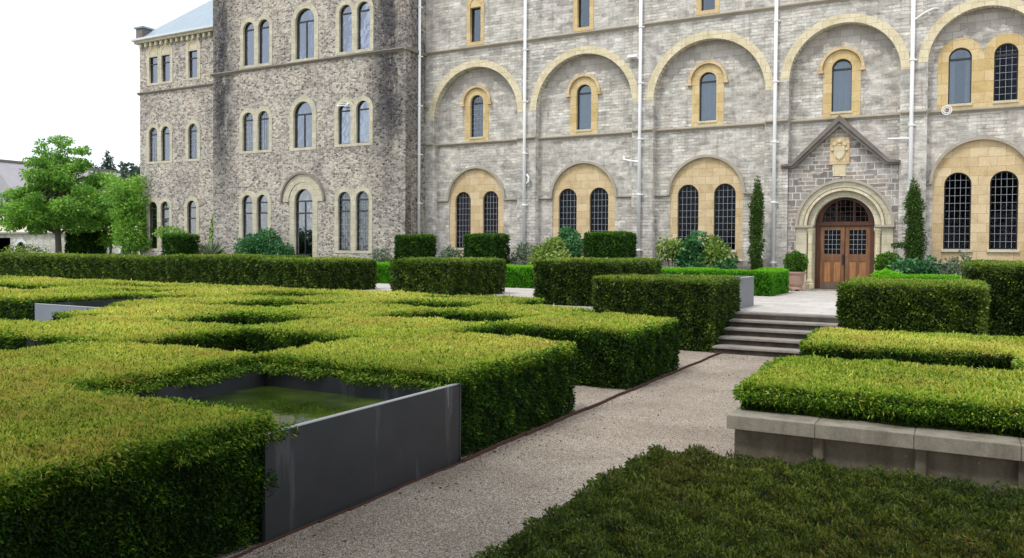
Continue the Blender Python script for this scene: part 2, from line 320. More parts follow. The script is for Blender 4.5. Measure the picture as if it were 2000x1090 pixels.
M['silver'] = mk_leaf('silver_foliage', [(0, (.06, .10, .07)), (.5, (.20, .26, .19)), (1, (.50, .56, .46))], .3, .6)
M['core'] = simple('inner_twigs', (.010, .014, .005), .95, 12, .5, .4)
M['bark'] = simple('grey_brown_bark', (.12, .095, .075), .9, 12, .35, .5)

# ------------------------------------------------------------------ mesh helpers
def props(o, label=None, cat=None, group=None, kind=None):
    if label: o['label'] = label
    if cat: o['category'] = cat
    if group: o['group'] = group
    if kind: o['kind'] = kind
    return o
def thing(name, label, cat, loc, group=None):
    o = bpy.data.objects.new(name, None); COL.objects.link(o); o.location = loc; o.empty_display_size = .3
    return props(o, label, cat, group)
def root_of(o):
    while o.parent: o = o.parent
    return o
def link(name, me, mats, parent=None, origin=None):
    o = bpy.data.objects.new(name, me); COL.objects.link(o)
    for m in (mats if isinstance(mats, (list, tuple)) else [mats]): me.materials.append(m)
    if parent is not None:
        o.parent = parent; off = -root_of(parent).location
        me.transform(Matrix.Translation(off))
    elif origin is not None:
        me.transform(Matrix.Translation(-Vector(origin))); o.location = origin
    return o
class MB:
    def __init__(s): s.bm = bmesh.new()
    def box(s, x0, x1, y0, y1, z0, z1, bev=0):
        b2 = bmesh.new()
        r = bmesh.ops.create_cube(b2, size=1)
        for v in b2.verts: v.co = Vector(((x0 + x1) / 2 + v.co.x * (x1 - x0), (y0 + y1) / 2 + v.co.y * (y1 - y0), (z0 + z1) / 2 + v.co.z * (z1 - z0)))
        if bev: bmesh.ops.bevel(b2, geom=list(b2.edges), offset=bev, segments=2, affect='EDGES')
        s.add(b2); return s
    def add(s, b2):
        me = bpy.data.meshes.new('t'); b2.to_mesh(me); b2.free(); s.bm.from_mesh(me); bpy.data.meshes.remove(me)
    def tube(s, pts, r, n=10, cap=True):
        pts = [Vector(p) for p in pts]; rs = r if isinstance(r, (list, tuple)) else [r] * len(pts)
        rings = []
        for i, p in enumerate(pts):
            d = (pts[min(i + 1, len(pts) - 1)] - pts[max(i - 1, 0)]).normalized()
            a = d.orthogonal().normalized() if i == 0 else (a - d * a.dot(d)).normalized()
            b = d.cross(a)
            rings.append([s.bm.verts.new(p + (a * math.cos(2 * PI * k / n) + b * math.sin(2 * PI * k / n)) * rs[i]) for k in range(n)])
        for i in range(len(rings) - 1):
            for k in range(n): s.bm.faces.new((rings[i][k], rings[i][(k + 1) % n], rings[i + 1][(k + 1) % n], rings[i + 1][k]))
        if cap:
            s.bm.faces.new(rings[0][::-1]); s.bm.faces.new(rings[-1])
        return s
    def lathe(s, prof, c, n=24):
        rings = [[s.bm.verts.new((c[0] + r * math.cos(2 * PI * k / n), c[1] + r * math.sin(2 * PI * k / n), c[2] + z)) for k in range(n)] for r, z in prof]
        for i in range(len(rings) - 1):
            for k in range(n): s.bm.faces.new((rings[i][k], rings[i][(k + 1) % n], rings[i + 1][(k + 1) % n], rings[i + 1][k]))
        s.bm.faces.new(rings[0][::-1]); s.bm.faces.new(rings[-1]); return s
    def sweep_x(s, pts, yz):
        """profile yz (dy,dz list, closed) carried along points (x,y,z), profile kept upright"""
        rings = [[s.bm.verts.new((p[0], p[1] + q[0], p[2] + q[1])) for q in yz] for p in pts]
        n = len(yz)
        for i in range(len(rings) - 1):
            for k in range(n): s.bm.faces.new((rings[i][k], rings[i][(k + 1) % n], rings[i + 1][(k + 1) % n], rings[i + 1][k]))
        s.bm.faces.new(rings[0][::-1]); s.bm.faces.new(rings[-1]); return s
    def prism(s, poly, y0, y1):
        """closed (x,z) outline extruded from y0 to y1"""
        a = [s.bm.verts.new((x, y0, z)) for x, z in poly]; b = [s.bm.verts.new((x, y1, z)) for x, z in poly]
        s.bm.faces.new(a); s.bm.faces.new(b[::-1]); n = len(poly)
        for k in range(n): s.bm.faces.new((a[k], b[k], b[(k + 1) % n], a[(k + 1) % n]))
        return s
    def build(s, name, mat, parent=None, origin=None, smooth=False, bevel=0):
        bmesh.ops.recalc_face_normals(s.bm, faces=list(s.bm.faces))
        if bevel: bmesh.ops.bevel(s.bm, geom=list(s.bm.edges), offset=bevel, segments=2, affect='EDGES')
        me = bpy.data.meshes.new(name); s.bm.to_mesh(me); s.bm.free()
        if smooth: me.shade_smooth()
        return link(name, me, mat, parent, origin)
def arc(xc, zc, r, a0, a1, n=20):
    return [(xc + r * math.cos(a0 + (a1 - a0) * i / n), zc + r * math.sin(a0 + (a1 - a0) * i / n)) for i in range(n + 1)]
def arch(xc, w, z0, ztop, n=20):
    """round headed outline"""
    r = w / 2; zs = ztop - r
    return [(xc - r, z0), (xc + r, z0)] + arc(xc, zs, r, 0, PI, n)
def rect(x0, x1, z0, z1): return [(x0, z0), (x1, z0), (x1, z1), (x0, z1)]
def twin(xa, xb, w, z0, ztop, e):
    """outline round a pair of round headed windows, a margin e wider"""
    r = w / 2 + e; zs = ztop - w / 2; d = (xb - xa) / 2
    if r <= d: r = d + .001
    a = math.acos(d / r)
    return [(xa - r, z0), (xb + r, z0)] + arc(xb, zs, r, 0, PI - a, 16) + arc(xa, zs, r, a, PI, 16)[1:]
def plate(name, outer, holes, y0, y1, mat, parent, ax=None):
    """flat wall sheet in the x-z plane between y0 and y1 with holes"""
    cu = bpy.data.curves.new('c', 'CURVE'); cu.dimensions = '2D'; cu.fill_mode = 'BOTH'; cu.extrude = abs(y1 - y0) / 2
    for poly in [outer] + holes:
        sp_ = cu.splines.new('POLY'); sp_.points.add(len(poly) - 1); sp_.use_cyclic_u = True
        for i, (x, z) in enumerate(poly): sp_.points[i].co = (x, z, 0, 1)
    o = bpy.data.objects.new('c', cu); me = bpy.data.meshes.new_from_object(o)
    bpy.data.objects.remove(o); bpy.data.curves.remove(cu)
    n = len(me.vertices); co = np.empty(n * 3, np.float32); me.vertices.foreach_get('co', co); co = co.reshape(-1, 3)
    out = np.stack([co[:, 0], (y0 + y1) / 2 - co[:, 2], co[:, 1]], 1)
    me.vertices.foreach_set('co', out.ravel()); me.update()
    me.materials.clear(); me.name = name
    for p in me.polygons: p.material_index = 0
    return link(name, me, mat, parent)
def ring(name, xc, zc, r0, r1, y0, y1, mat, parent, a0=0, a1=PI, n=28):
    p = arc(xc, zc, r1, a0, a1, n) + arc(xc, zc, r0, a1, a0, n)
    return plate(name, p, [], y0, y1, mat, parent)

# ------------------------------------------------------------------ leaves
def make_leaf_mesh(P, D, L, Wd, tone):
    """one narrow rhombic leaf per row: P base, D direction, L length, Wd half width"""
    n = len(P)
    D = D / (np.linalg.norm(D, axis=1, keepdims=True) + 1e-9)
    R_ = RNG.normal(size=(n, 3)); Sd = np.cross(D, R_); Sd /= (np.linalg.norm(Sd, axis=1, keepdims=True) + 1e-9)
    Lc = L[:, None]; Wc = Wd[:, None]
    mid = P + D * Lc * .5; droop = np.zeros((n, 3)); droop[:, 2] = -.12 * L
    V = np.stack([P, mid + Sd * Wc, P + D * Lc + droop, mid - Sd * Wc], 1).reshape(-1, 3)
    return V, tone
def leaf_object_mesh(name, parts):
    V = np.concatenate([p[0] for p in parts]).astype(np.float32); T = np.concatenate([p[1] for p in parts]).astype(np.float32)
    nf = len(T)
    me = bpy.data.meshes.new(name); me.vertices.add(nf * 4); me.vertices.foreach_set('co', V.ravel())
    me.loops.add(nf * 4); me.loops.foreach_set('vertex_index', np.arange(nf * 4, dtype=np.int32))
    me.polygons.add(nf); me.polygons.foreach_set('loop_start', np.arange(0, nf * 4, 4, dtype=np.int32))
    me.polygons.foreach_set('loop_total', np.full(nf, 4, np.int32))
    a = me.attributes.new('tone', 'FLOAT', 'FACE'); a.data.foreach_set('value', T)
    me.update(calc_edges=True); return me
FWD = np.array(Rf); RGT = np.array(Rr)
def visfac(P):
    """how densely leaves are needed at P: full in and near the view, sparse well outside it"""
    q = P - np.array(CAM); f = q @ FWD; r = q @ RGT
    ang = np.abs(np.arctan2(r, f))
    return np.where(ang < math.radians(41), 1.0, .22)
def leaf_len(P, k=1.0, base=.015, slope=.0027):
    return (base + slope * np.linalg.norm(P - np.array(CAM), axis=1)) * k
def scatter_quads(quads, k=1.0, cover=2.4, wr=.17):
    """quads: list of (p0, u, v, normal) parallelograms. returns points, normals, length"""
    Ps, Ns, Ls = [], [], []
    for p0, u, v, nrm in quads:
        p0, u, v, nrm = map(lambda a: np.array(a, float), (p0, u, v, nrm))
        lu, lv = np.linalg.norm(u), np.linalg.norm(v)
        nu, nv = max(1, int(math.ceil(lu / 1.2))), max(1, int(math.ceil(lv / 1.2)))
        for i in range(nu):
            for j in range(nv):
                c = p0 + u * ((i + .5) / nu) + v * ((j + .5) / nv)
                L = leaf_len(c[None], k)[0]; vf = visfac(c[None])[0]
                cnt = int(cover * vf / (wr * L * L) * (lu / nu) * (lv / nv) * RNG.uniform(.95, 1.05)) + 1
                a = RNG.random(cnt); b_ = RNG.random(cnt)
                P = p0 + u * (((i + a) / nu)[:, None]) + v * (((j + b_) / nv)[:, None])
                Ps.append(P); Ns.append(np.tile(nrm, (cnt, 1))); Ls.append(np.full(cnt, L) * RNG.uniform(.7, 1.3, cnt))
    return np.concatenate(Ps), np.concatenate(Ns), np.concatenate(Ls)
def hash_noise(P, s, seed=0):
    """cheap smooth value noise on xy+z, 0..1"""
    ph = np.array([1.7, 3.1, 5.3]) + seed
    x, y, z = P[:, 0] * s, P[:, 1] * s, P[:, 2] * s
    return .5 + .17 * (np.sin(x * 1.9 + ph[0] + 1.3 * np.sin(y * 1.1)) + np.sin(y * 2.3 + ph[1] + 1.7 * np.sin(x * .9 + z)) + np.sin((x + y) * 1.3 + ph[2] + z * 2.1))
def cells_of(rects, holes):
    xs = sorted({r[0] for r in rects + holes} | {r[1] for r in rects + holes}); ys = sorted({r[2] for r in rects + holes} | {r[3] for r in rects + holes})
    def inside(x, y):
        return any(r[0] < x < r[1] and r[2] < y < r[3] for r in rects) and not any(h[0] < x < h[1] and h[2] < y < h[3] for h in holes)
    g = [[inside((xs[i] + xs[i + 1]) / 2, (ys[j] + ys[j + 1]) / 2) for j in range(len(ys) - 1)] for i in range(len(xs) - 1)]
    return xs, ys, g
def hedge(name, label, cat, rects, z0, z1, mat, holes=[], group=None, top_tone=(.55, .95), side_tone=(.05, .6), rim=.12, k=1.0, up=.9, cover=2.4, shag=1.0, kind=None, fringe=()):
    xs, ys, g = cells_of(rects, holes)
    I, J = len(xs) - 1, len(ys) - 1
    tops, sides = [], []
    q = .115
    core = MB()
    for i in range(I):
        for j in range(J):
            if not g[i][j]: continue
            x0, x1, y0, y1 = xs[i], xs[i + 1], ys[j], ys[j + 1]
            tops.append(((x0, y0, z1), (x1 - x0, 0, 0), (0, y1 - y0, 0), (0, 0, 1)))
            W_ = i == 0 or not g[i - 1][j]; E_ = i == I - 1 or not g[i + 1][j]; S_ = j == 0 or not g[i][j - 1]; N_ = j == J - 1 or not g[i][j + 1]
            core.box(x0 + (q if W_ else 0), x1 - (q if E_ else 0), y0 + (q if S_ else 0), y1 - (q if N_ else 0), z0, z1 - .075)
            h = z1 - z0
            if W_: sides.append(((x0, y0, z0), (0, y1 - y0, 0), (0, 0, h), (-1, 0, 0)))
            if E_: sides.append(((x1, y0, z0), (0, y1 - y0, 0), (0, 0, h), (1, 0, 0)))
            if S_: sides.append(((x0, y0, z0), (x1 - x0, 0, 0), (0, 0, h), (0, -1, 0)))
            if N_: sides.append(((x0, y1, z0), (x1 - x0, 0, 0), (0, 0, h), (0, 1, 0)))
    bmesh.ops.remove_doubles(core.bm, verts=core.bm.verts, dist=.001)
    parts = []
    P, Nn, L = scatter_quads(tops, k, cover, .14)
    n = len(P)
    und = ((hash_noise(P, 1.3) - .5) * .06 + (hash_noise(P, 5.0, 2) - .5) * .035 + (hash_noise(P, 13.0, 6) - .5) * .025 * shag)
    P[:, 2] += und - RNG.random(n) ** 2 * .05
    P[:, :2] += RNG.normal(size=(n, 2)) * .012
    D = Nn * up * .8 + RNG.normal(size=(n, 3)) * .62
    D[:, 2] = np.abs(D[:, 2]) * 1.0 + .15
    stray = RNG.random(n) < .005 * shag; L2 = L.copy(); L2[stray] *= 1.7
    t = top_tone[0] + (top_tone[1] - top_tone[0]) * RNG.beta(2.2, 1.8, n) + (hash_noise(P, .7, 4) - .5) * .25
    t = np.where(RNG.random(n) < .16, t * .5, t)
    e = np.full(n, 9.0)
    for p0, u_, v_, nn_ in sides:
        ln = math.hypot(u_[0], u_[1]); ux, uy = u_[0] / ln, u_[1] / ln
        dx_, dy_ = P[:, 0] - p0[0], P[:, 1] - p0[1]; al = np.clip(dx_ * ux + dy_ * uy, 0, ln)
        e = np.minimum(e, np.hypot(dx_ - al * ux, dy_ - al * uy))
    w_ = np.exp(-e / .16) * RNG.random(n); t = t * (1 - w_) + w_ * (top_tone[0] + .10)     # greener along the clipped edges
    P[:, 2] -= np.exp(-e / .05) * .035
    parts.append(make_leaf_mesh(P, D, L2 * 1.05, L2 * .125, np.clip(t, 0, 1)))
    P, Nn, L = scatter_quads(sides, k, cover)
    n = len(P)
    und = (hash_noise(P, 1.7, 1) - .5) * .09 + (hash_noise(P, 6.0, 5) - .5) * .07 + (hash_noise(P, 14.0, 5) - .5) * .04
    hfrac = (P[:, 2] - z0) / (z1 - z0)
    # the lower part of an old hedge is thinner: leaves sit further in
    P += Nn * (und - RNG.random(n) ** 1.5 * .07 - .02 * (1 - hfrac))[:, None]
    P[:, 2] += und * .4
    D = Nn * .75 + RNG.normal(size=(n, 3)) * .55; D[:, 2] += .18
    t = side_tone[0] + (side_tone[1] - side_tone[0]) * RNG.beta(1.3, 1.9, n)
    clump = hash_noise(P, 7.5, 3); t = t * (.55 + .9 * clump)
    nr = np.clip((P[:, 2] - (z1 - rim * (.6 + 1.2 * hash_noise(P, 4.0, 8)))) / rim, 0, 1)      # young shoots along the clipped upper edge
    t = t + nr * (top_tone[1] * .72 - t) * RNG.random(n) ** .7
    keep = RNG.random(n) > .35 * np.clip(1 - hfrac * 5, 0, 1)
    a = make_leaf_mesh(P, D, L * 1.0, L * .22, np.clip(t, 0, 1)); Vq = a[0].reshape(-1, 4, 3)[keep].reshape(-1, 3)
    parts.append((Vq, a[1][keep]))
    for (ax, ay, bx_, by_, nx_, ny_, ext) in fringe:        # untrimmed shoots hanging over an edge
        ln = math.hypot(bx_ - ax, by_ - ay); n = int(ln * 2600)
        u = RNG.random(n); q_ = RNG.random(n) ** 1.3 * ext * (.55 + .9 * hash_noise(np.stack([u * ln, u * 0, u * 0], 1), 6.0, 3))
        P = np.stack([ax + (bx_ - ax) * u + nx_ * (q_ - .05), ay + (by_ - ay) * u + ny_ * (q_ - .05), z1 - .01 - RNG.random(n) * .05 - (RNG.random(n) * .8 + .2) * .11 * (1 - q_ / (ext * 1.6)) * 1.6 - q_ * .35], 1)
        D = np.stack([np.full(n, nx_ * .8), np.full(n, ny_ * .8), np.full(n, -.05)], 1) + RNG.normal(size=(n, 3)) * .5
        L = leaf_len(P, k) * RNG.uniform(.8, 1.5, n); t = RNG.beta(1.6, 2.0, n) * .75 + .1 + (P[:, 2] > z1 - .07) * .2
        parts.append(make_leaf_mesh(P, D, L, L * .15, np.clip(t, 0, 1)))
    me = leaf_object_mesh(name, parts)
    # the dark twiggy inside is part of the same mesh
    bm = core.bm; cme = bpy.data.meshes.new('x'); bm.to_mesh(cme); bm.free()
    cx = (min(r[0] for r in rects) + max(r[1] for r in rects)) / 2; cy = (min(r[2] for r in rects) + max(r[3] for r in rects)) / 2
    o = link(name, me, [mat, M['core']], None, (cx, cy, z0))
    b2 = bmesh.new(); b2.from_mesh(me); cme.transform(Matrix.Translation((-cx, -cy, -z0)))
    nfaces = len(b2.faces); b2.from_mesh(cme); b2.faces.ensure_lookup_table()
    for f in b2.faces[nfaces:]: f.material_index = 1
    b2.to_mesh(me); b2.free(); bpy.data.meshes.remove(cme)
    return props(o, label, cat, group, kind)
def blob_leaves(blobs, dens, Ls, tone=(.1, .9), wr=.3, flat=.5, inner=.35, gap=.0, droop=0.0):
    """leaves through ellipsoid clumps (cx,cy,cz,rx,ry,rz): tone only random, light does the rest"""
    parts = []
    for (cx, cy, cz, rx, ry, rz) in blobs:
        area = 4 * PI * ((rx * ry) ** 1.6 / 3 + (rx * rz) ** 1.6 / 3 + (ry * rz) ** 1.6 / 3) ** (1 / 1.6)
        n = max(6, int(area * dens))
        u = RNG.normal(size=(n, 3)); u /= np.linalg.norm(u, axis=1, keepdims=True)
        r = 1 - RNG.random(n) ** 2 * inner
        r *= 1 + (hash_noise(u * 2 + cx, 2.2, cz) - .5) * .5
        P = np.array([cx, cy, cz]) + u * r[:, None] * np.array([rx, ry, rz])
        D = u * .6 + RNG.normal(size=(n, 3)) * .6; D[:, 2] += .15 - droop
        L = Ls * RNG.uniform(.6, 1.35, n)
        t = tone[0] + (tone[1] - tone[0]) * RNG.beta(1.6, 1.6, n) * RNG.uniform(.75, 1.1)
        parts.append(make_leaf_mesh(P, D, L, L * wr, np.clip(t, 0, 1)))
    return parts

exec_order = []
# ================================================================== SETTING
F = 29.5; RC = 29.85; TZ = .73
g = MB(); g.box(-600, 600, -200, 900, -.5, 0); props(g.build('ground', M['gravel']), kind='structure')
g = MB()
g.box(-60, -4.85, 17.6, 60, 0.0, TZ); g.box(-4.85, -1.6, 18.16, 60, .0, TZ); g.box(-1.6, 40, 17.9, 60, 0.0, TZ)
props(g.build('terrace', M['paving']), kind='structure')
g = MB(); g.box(-41, -5.7, 25.35, 29.6, TZ - .1, TZ + .05); g.box(-1.85, 8, 25.9, 29.6, TZ - .1, TZ + .05)
props(g.build('flower_bed', M['soil']), kind='structure')
g = MB(); g.box(-500, -41, 25, 800, TZ - .3, TZ + .02); props(g.build('lawn', M['grassy']), kind='structure')
g = MB(); g.box(-4.3, -.9, 5.2, 7.7, 0.0, .012); g.box(-.9, 6, 5.2, 7.7, 0.0, .014)
g.bm.free()
# gravel path sheet, slightly proud of the general ground
g = MB(); g.box(-4.28, -1.95, -3, 16.42, 0.0, .006); props(g.build('path', M['gravel']), kind='structure')

# ================================================================== BUILDINGS
def window(parent, xc, w, z0, z1, yf, round_=True, style='plain', transom=None, mull=False, curtain=0, extra=[], glass='glass', open_vent=False, rows=None):
    """frame (part) > pane, leading, curtain"""
    fw = .034
    out = arch(xc, w, z0, z1) if round_ else rect(xc - w / 2, xc + w / 2, z0, z1)
    inn = arch(xc, w - 2 * fw, z0 + fw, z1 - fw) if round_ else rect(xc - w / 2 + fw, xc + w / 2 - fw, z0 + fw, z1 - fw)
    fr = plate('window', out, [inn], yf - .03, yf + .03, M['frame'], parent)
    bars = MB(); any_ = False
    zs = transom if transom else []
    for z in zs: q_ = MB(); q_.box(xc - w / 2 + .02, xc + w / 2 - .02, yf - .028, yf + .028, z - .032, z + .032); q_.build('transom', M['frame'], fr)
    if mull: bars.box(xc - .022, xc + .022, yf - .026, yf + .026, z0 + .02, (zs[0] if zs else z1 - .1)); any_ = True
    if any_: bars.build('glazing_bar', M['frame'], fr)
    else: bars.bm.free()
    plate('pane', inn, [], yf + .004, yf + .010, M[glass], fr)
    if style == 'leaded' or rows:
        lb = MB(); nx = max(3, int(round(w / .155))); nz = rows or int(round((z1 - z0) / .24))
        r = w / 2
        for i in range(1, nx):
            x = xc - w / 2 + w * i / nx
            zt = z1 - r + math.sqrt(max(0, r * r - (x - xc) ** 2)) - fw if round_ else z1 - fw
            lb.box(x - .0042, x + .0042, yf - .012, yf + .002, z0 + fw, zt)
        for j in range(1, nz):
            z = z0 + (z1 - z0) * j / nz; hw = w / 2 - fw
            if round_ and z > z1 - r: hw = math.sqrt(max(0.001, r * r - (z - (z1 - r)) ** 2)) - fw
            if hw > .02: lb.box(xc - hw, xc + hw, yf - .014, yf + .003, z - .0042, z + .0042)
        lb.build('leading', M['bars'], fr)
    if curtain:
        c = MB()
        spans = {1: [(xc - w / 2 + .02, xc + w / 2 - .02)], 2: [(xc - w / 2 + .02, xc - w * .12)], 3: [(xc + w * .1, xc + w / 2 - .02)], 4: [(xc - w / 2 + .02, xc - w * .22), (xc + w * .22, xc + w / 2 - .02)]}[curtain]
        for a, b in spans:
            n = max(6, int((b - a) / .03)); ph = random.random() * 6
            prev = None
            for i in range(n + 1):
                x = a + (b - a) * i / n; y = yf + .16 + .03 * math.sin(x * 42 + ph) + .012 * math.sin(x * 97)
                v0 = c.bm.verts.new((x, y, z0 + .02)); v1 = c.bm.verts.new((x, y, z1 - .05))
                if prev: c.bm.faces.new((prev[0], v0, v1, prev[1]))
                prev = (v0, v1)
        c.build('curtain', M['curtain'], fr)
    if open_vent:
        v = MB(); zt = zs[-1] + .42; zb = zs[-1] + .05
        v.bm.verts.ensure_lookup_table()
        a = math.radians(50); h = .34
        y2 = yf - math.sin(a) * h; z2 = zt - math.cos(a) * h
        t_ = .03
        for x0, x1 in ((xc - w / 2 + .05, xc - w / 2 + .09), (xc + w / 2 - .09, xc + w / 2 - .05)):
            v.tube([(x0, yf - .03, zt), (x0, y2, z2)], .02, 6)
        v.tube([(xc - w / 2 + .05, y2, z2), (xc + w / 2 - .05, y2, z2)], .024, 6)
        v.tube([(xc - w / 2 + .05, y2 + .12, z2 + .1), (xc + w / 2 - .05, y2 + .12, z2 + .1)], .016, 6)
        v.build('open_vent', M['pipe'], fr)
    return fr
def surround(parent, outer, holes, yface, mat, depth=.34, name='window_surround'):
    return plate(name, outer, holes, yface - .018, yface + depth, mat, parent)
def drainpipe(parent, x, y, z0, z1, seed=0):
    p = MB(); p.tube([(x, y, z0), (x, y, z1)], .062, 14); o = p.build('drainpipe', M['pipe'], parent, smooth=True)
    z = z0 + .8 + seed
    while z < z1:
        c = MB(); c.lathe([(.078, 0), (.088, .012), (.088, .05), (.078, .062)], (x, y, z), 14)
        c.box(x - .09, x + .13, y + .02, y + .1, z + .01, z + .05); c.build('collar', M['pipe'], o); z += 2.1
    return o
# ---------------------------------------------------------- long wing
B = thing('stone_building', 'long grey limestone wing with five tall round arches and the oak entrance door', 'building', (-8, F, TZ))
ZT = 14.6
bays = [(-18.18, 2.07, 7.67), (-13.2, 2.06, 7.69), (-8.25, 2.05, 7.70), (-3.65, 1.75, 8.0), (.46, 1.57, 8.17), (4.55, 1.57, 8.17)]
def bay_outline(c, r, zs): return [(c - r, TZ - .2), (c + r, TZ - .2)] + arc(c, zs, r, 0, PI, 40)
topw = [(-18.16, .52, 10.78, 12.22), (-13.2, .52, 10.78, 12.22), (-8.28, .52, 10.78, 12.22), (-3.7, .52, 10.78, 12.22)]
top_sur = [[(x - w / 2 - .17, z0 - .14), (x + w / 2 + .17, z0 - .14)] + arc(x, z1 + .12, w / 2 + .17, 0, PI, 16) for x, w, z0, z1 in topw]
plate('wall', rect(-20.7, 8, TZ - .4, ZT), [bay_outline(*b) for b in bays[:0]] + [bay_outline(c, r, zs)[:0] or [(c - r, TZ - .3), (c + r, TZ - .3)] + arc(c, zs, r, 0, PI, 40) for c, r, zs in bays] + top_sur, F, RC, M['ashlar_pier'], B)
low = [(-18.30, 1.36, [(-18.98, .78), (-17.60, .76)], 2.1, 4.52, 4.13), (-13.3, 1.36, [(-14.0, .8), (-12.64, .8)], 2.1, 4.52, 4.13),
       (-8.37, 1.36, [(-9.05, .8), (-7.68, .8)], 2.1, 4.52, 4.13), (.43, 1.36, [(-.21, .77), (1.07, .77)], 2.17, 4.63, 4.27)]
mid1 = [(-18.28, .64), (-13.3, .64), (-8.34, .64), (-3.74, .64)]
mid5 = [(-.21, .65), (1.05, .65)]
def msur(x, w): return [(x - w / 2 - .28, 6.66), (x + w / 2 + .28, 6.66)] + arc(x, 8.62 - w / 2, w / 2 + .28, 0, PI, 22)
holes = []
for c, r, ws, z0, z1, zs in low: holes.append([(c - r, 1.72), (c + r, 1.72)] + arc(c, zs, r, 0, PI, 32))
for x, w in mid1: holes.append(msur(x, w))
m5 = twin(mid5[0][0], mid5[1][0], .65, 6.66, 8.6, .27); holes.append(m5)
door_hole = [(-3.57 - 1.2, TZ - .25), (-3.57 + 1.2, TZ - .25)] + arc(-3.57, 2.98, 1.2, 0, PI, 32)
holes.append(door_hole); holes += top_sur
plate('recessed_wall', rect(-20.7, 8, TZ - .4, ZT), holes, RC + .001, RC + .4, M['ashlar'], B)
for c, r, zs in bays[:5]:
    ring('arch_ring', c, zs, r, r + .28, F - .006, F + .30, M['cream'], B, 0, PI, 44)
for c, r, zs in bays[:5]:
    a0, a1 = math.radians(28), math.radians(152); nn = 13; inner = []
    for k in range(nn):
        rr_ = r - (.42 + .05 * ((k * 7) % 3) + (.14 if 3 < k < 9 else 0)); t0, t1 = a1 + (a0 - a1) * k / nn, a1 + (a0 - a1) * (k + 1) / nn
        inner += [(c + rr_ * math.cos(t0), zs + rr_ * math.sin(t0)), (c + rr_ * math.cos(t1), zs + rr_ * math.sin(t1))]
    plate('arch_band', arc(c, zs, r - .004, a0, a1, 30) + inner, [], RC - .006, RC + .001, M['voussoir'], B)
for c, r, ws, z0, z1, zs in low:
    pl = plate('arch_infill', [(c - r, 1.72), (c + r, 1.72)] + arc(c, zs, r, 0, PI, 32), [arch(x, w, z0, z1) for x, w in ws], RC + .04, RC + .38, M['tan'], B)
    for x, w in ws:
        window(B, x, w, z0, z1, RC + .17, True, 'leaded', glass='glass_old')
        sb = MB(); sb.box(x - w / 2 - .06, x + w / 2 + .06, RC - .03, RC + .2, z0 - .09, z0); sb.build('window_sill', M['creamR'], B)
    ring('hood_mould', c, zs, r + .005, r + .10, RC - .09, RC + .1, M['string'], B, 0, PI, 40)
# plinth of rough dark stone, bay by bay, and impost strings
for i, (c, r, zs) in enumerate(bays[:5]):
    if i != 3:
        p = MB(); p.box(c - r + .005, c + r - .005, RC - .08, RC + .1, TZ - .1, 1.70); p.build('plinth', M['plinth'], B)
        lc = low[i if i < 3 else 3]; z = lc[5]
        prof = [(.1, -.05), (-.02, -.05), (-.09, .0), (-.09, .05), (.1, .05)]
        if i == 0: spans = [(c - r + .01, lc[0] - lc[1] - .10), (lc[0] + lc[1] + .10, c + r - .01)]
        else: spans = [(c - r + .01, lc[0] - lc[1] - .10), (lc[0] + lc[1] + .10, c + r - .01)]
        for a, b in spans:
            if b > a: s_ = MB(); s_.sweep_x([(a, RC, z - .01), (b, RC, z - .01)], prof); s_.build('impost_string', M['string'], B)
for x, w in mid1:
    surround(B, msur(x, w), [arch(x, w, 6.84, 8.62)], RC, M['tan2'])
    ring('hood_mould', x, 8.30, w / 2 + .30, w / 2 + .40, RC - .11, RC + .05, M['tan'], B, -.12, PI + .12, 24)
    for sg in (-1, 1):
        st = MB(); st.box(x + sg * (w / 2 + .35) - .085, x + sg * (w / 2 + .35) + .085, RC - .12, RC + .02, 8.16, 8.26, .01); st.build('hood_stop', M['tan'], B)
    sb = MB(); sb.box(x - w / 2 - .03, x + w / 2 + .03, RC - .05, RC + .2, 6.76, 6.838); sb.build('window_sill', M['creamR'], B)
window(B, -18.28, .64, 6.84, 8.62, RC + .13, transom=[8.28], rows=9, curtain=0)
window(B, -13.3, .64, 6.84, 8.62, RC + .13, transom=[8.28], curtain=1)
window(B, -8.34, .64, 6.84, 8.62, RC + .13, transom=[8.28], curtain=1)
window(B, -3.74, .64, 6.84, 8.60, RC + .13, transom=[8.28], curtain=1)
surround(B, m5, [arch(x, .65, 6.82, 8.6) for x, w in mid5], RC, M['tan2'])
window(B, -.21, .65, 6.82, 8.6, RC + .13, transom=[8.25], curtain=4)
window(B, 1.05, .65, 6.82, 8.6, RC + .13, transom=[8.25], rows=8, curtain=3, glass='glass_old')
for x, w in mid5:
    sb = MB(); sb.box(x - w / 2 - .03, x + w / 2 + .03, RC - .05, RC + .2, 6.74, 6.818); sb.build('window_sill', M['creamR'], B)
for (x, w, z0, z1), so_ in zip(topw, top_sur):
    surround(B, so_, [rect(x - w / 2, x + w / 2, z0, z1)], F, M['tan2'], .5)
    ring('blind_arch', x, z1 + .12, w / 2 - .02, w / 2 + .03, F - .05, F, M['tan'], B)
    window(B, x, w, z0, z1, F + .16, False, curtain=0)
# string courses
prof_s = [(.12, -.07), (-.01, -.07), (-.05, -.03), (-.12, .01), (-.12, .05), (-.03, .085), (.12, .085)]
s_ = MB(); s_.sweep_x([(-20.6, F, 10.53), (8, F, 10.53)], prof_s); s_.build('string_course', M['string'], B)
pts = [(-20.6, F, 6.57)]
for c, r, zs in bays: pts += [(c - r - .03, F, 6.57), (c - r + .05, RC, 6.57), (c + r - .05, RC, 6.57), (c + r + .03, F, 6.57)]
pts.append((8, F, 6.57)); s_ = MB(); s_.sweep_x(pts, prof_s); s_.build('string_course', M['string'], B)
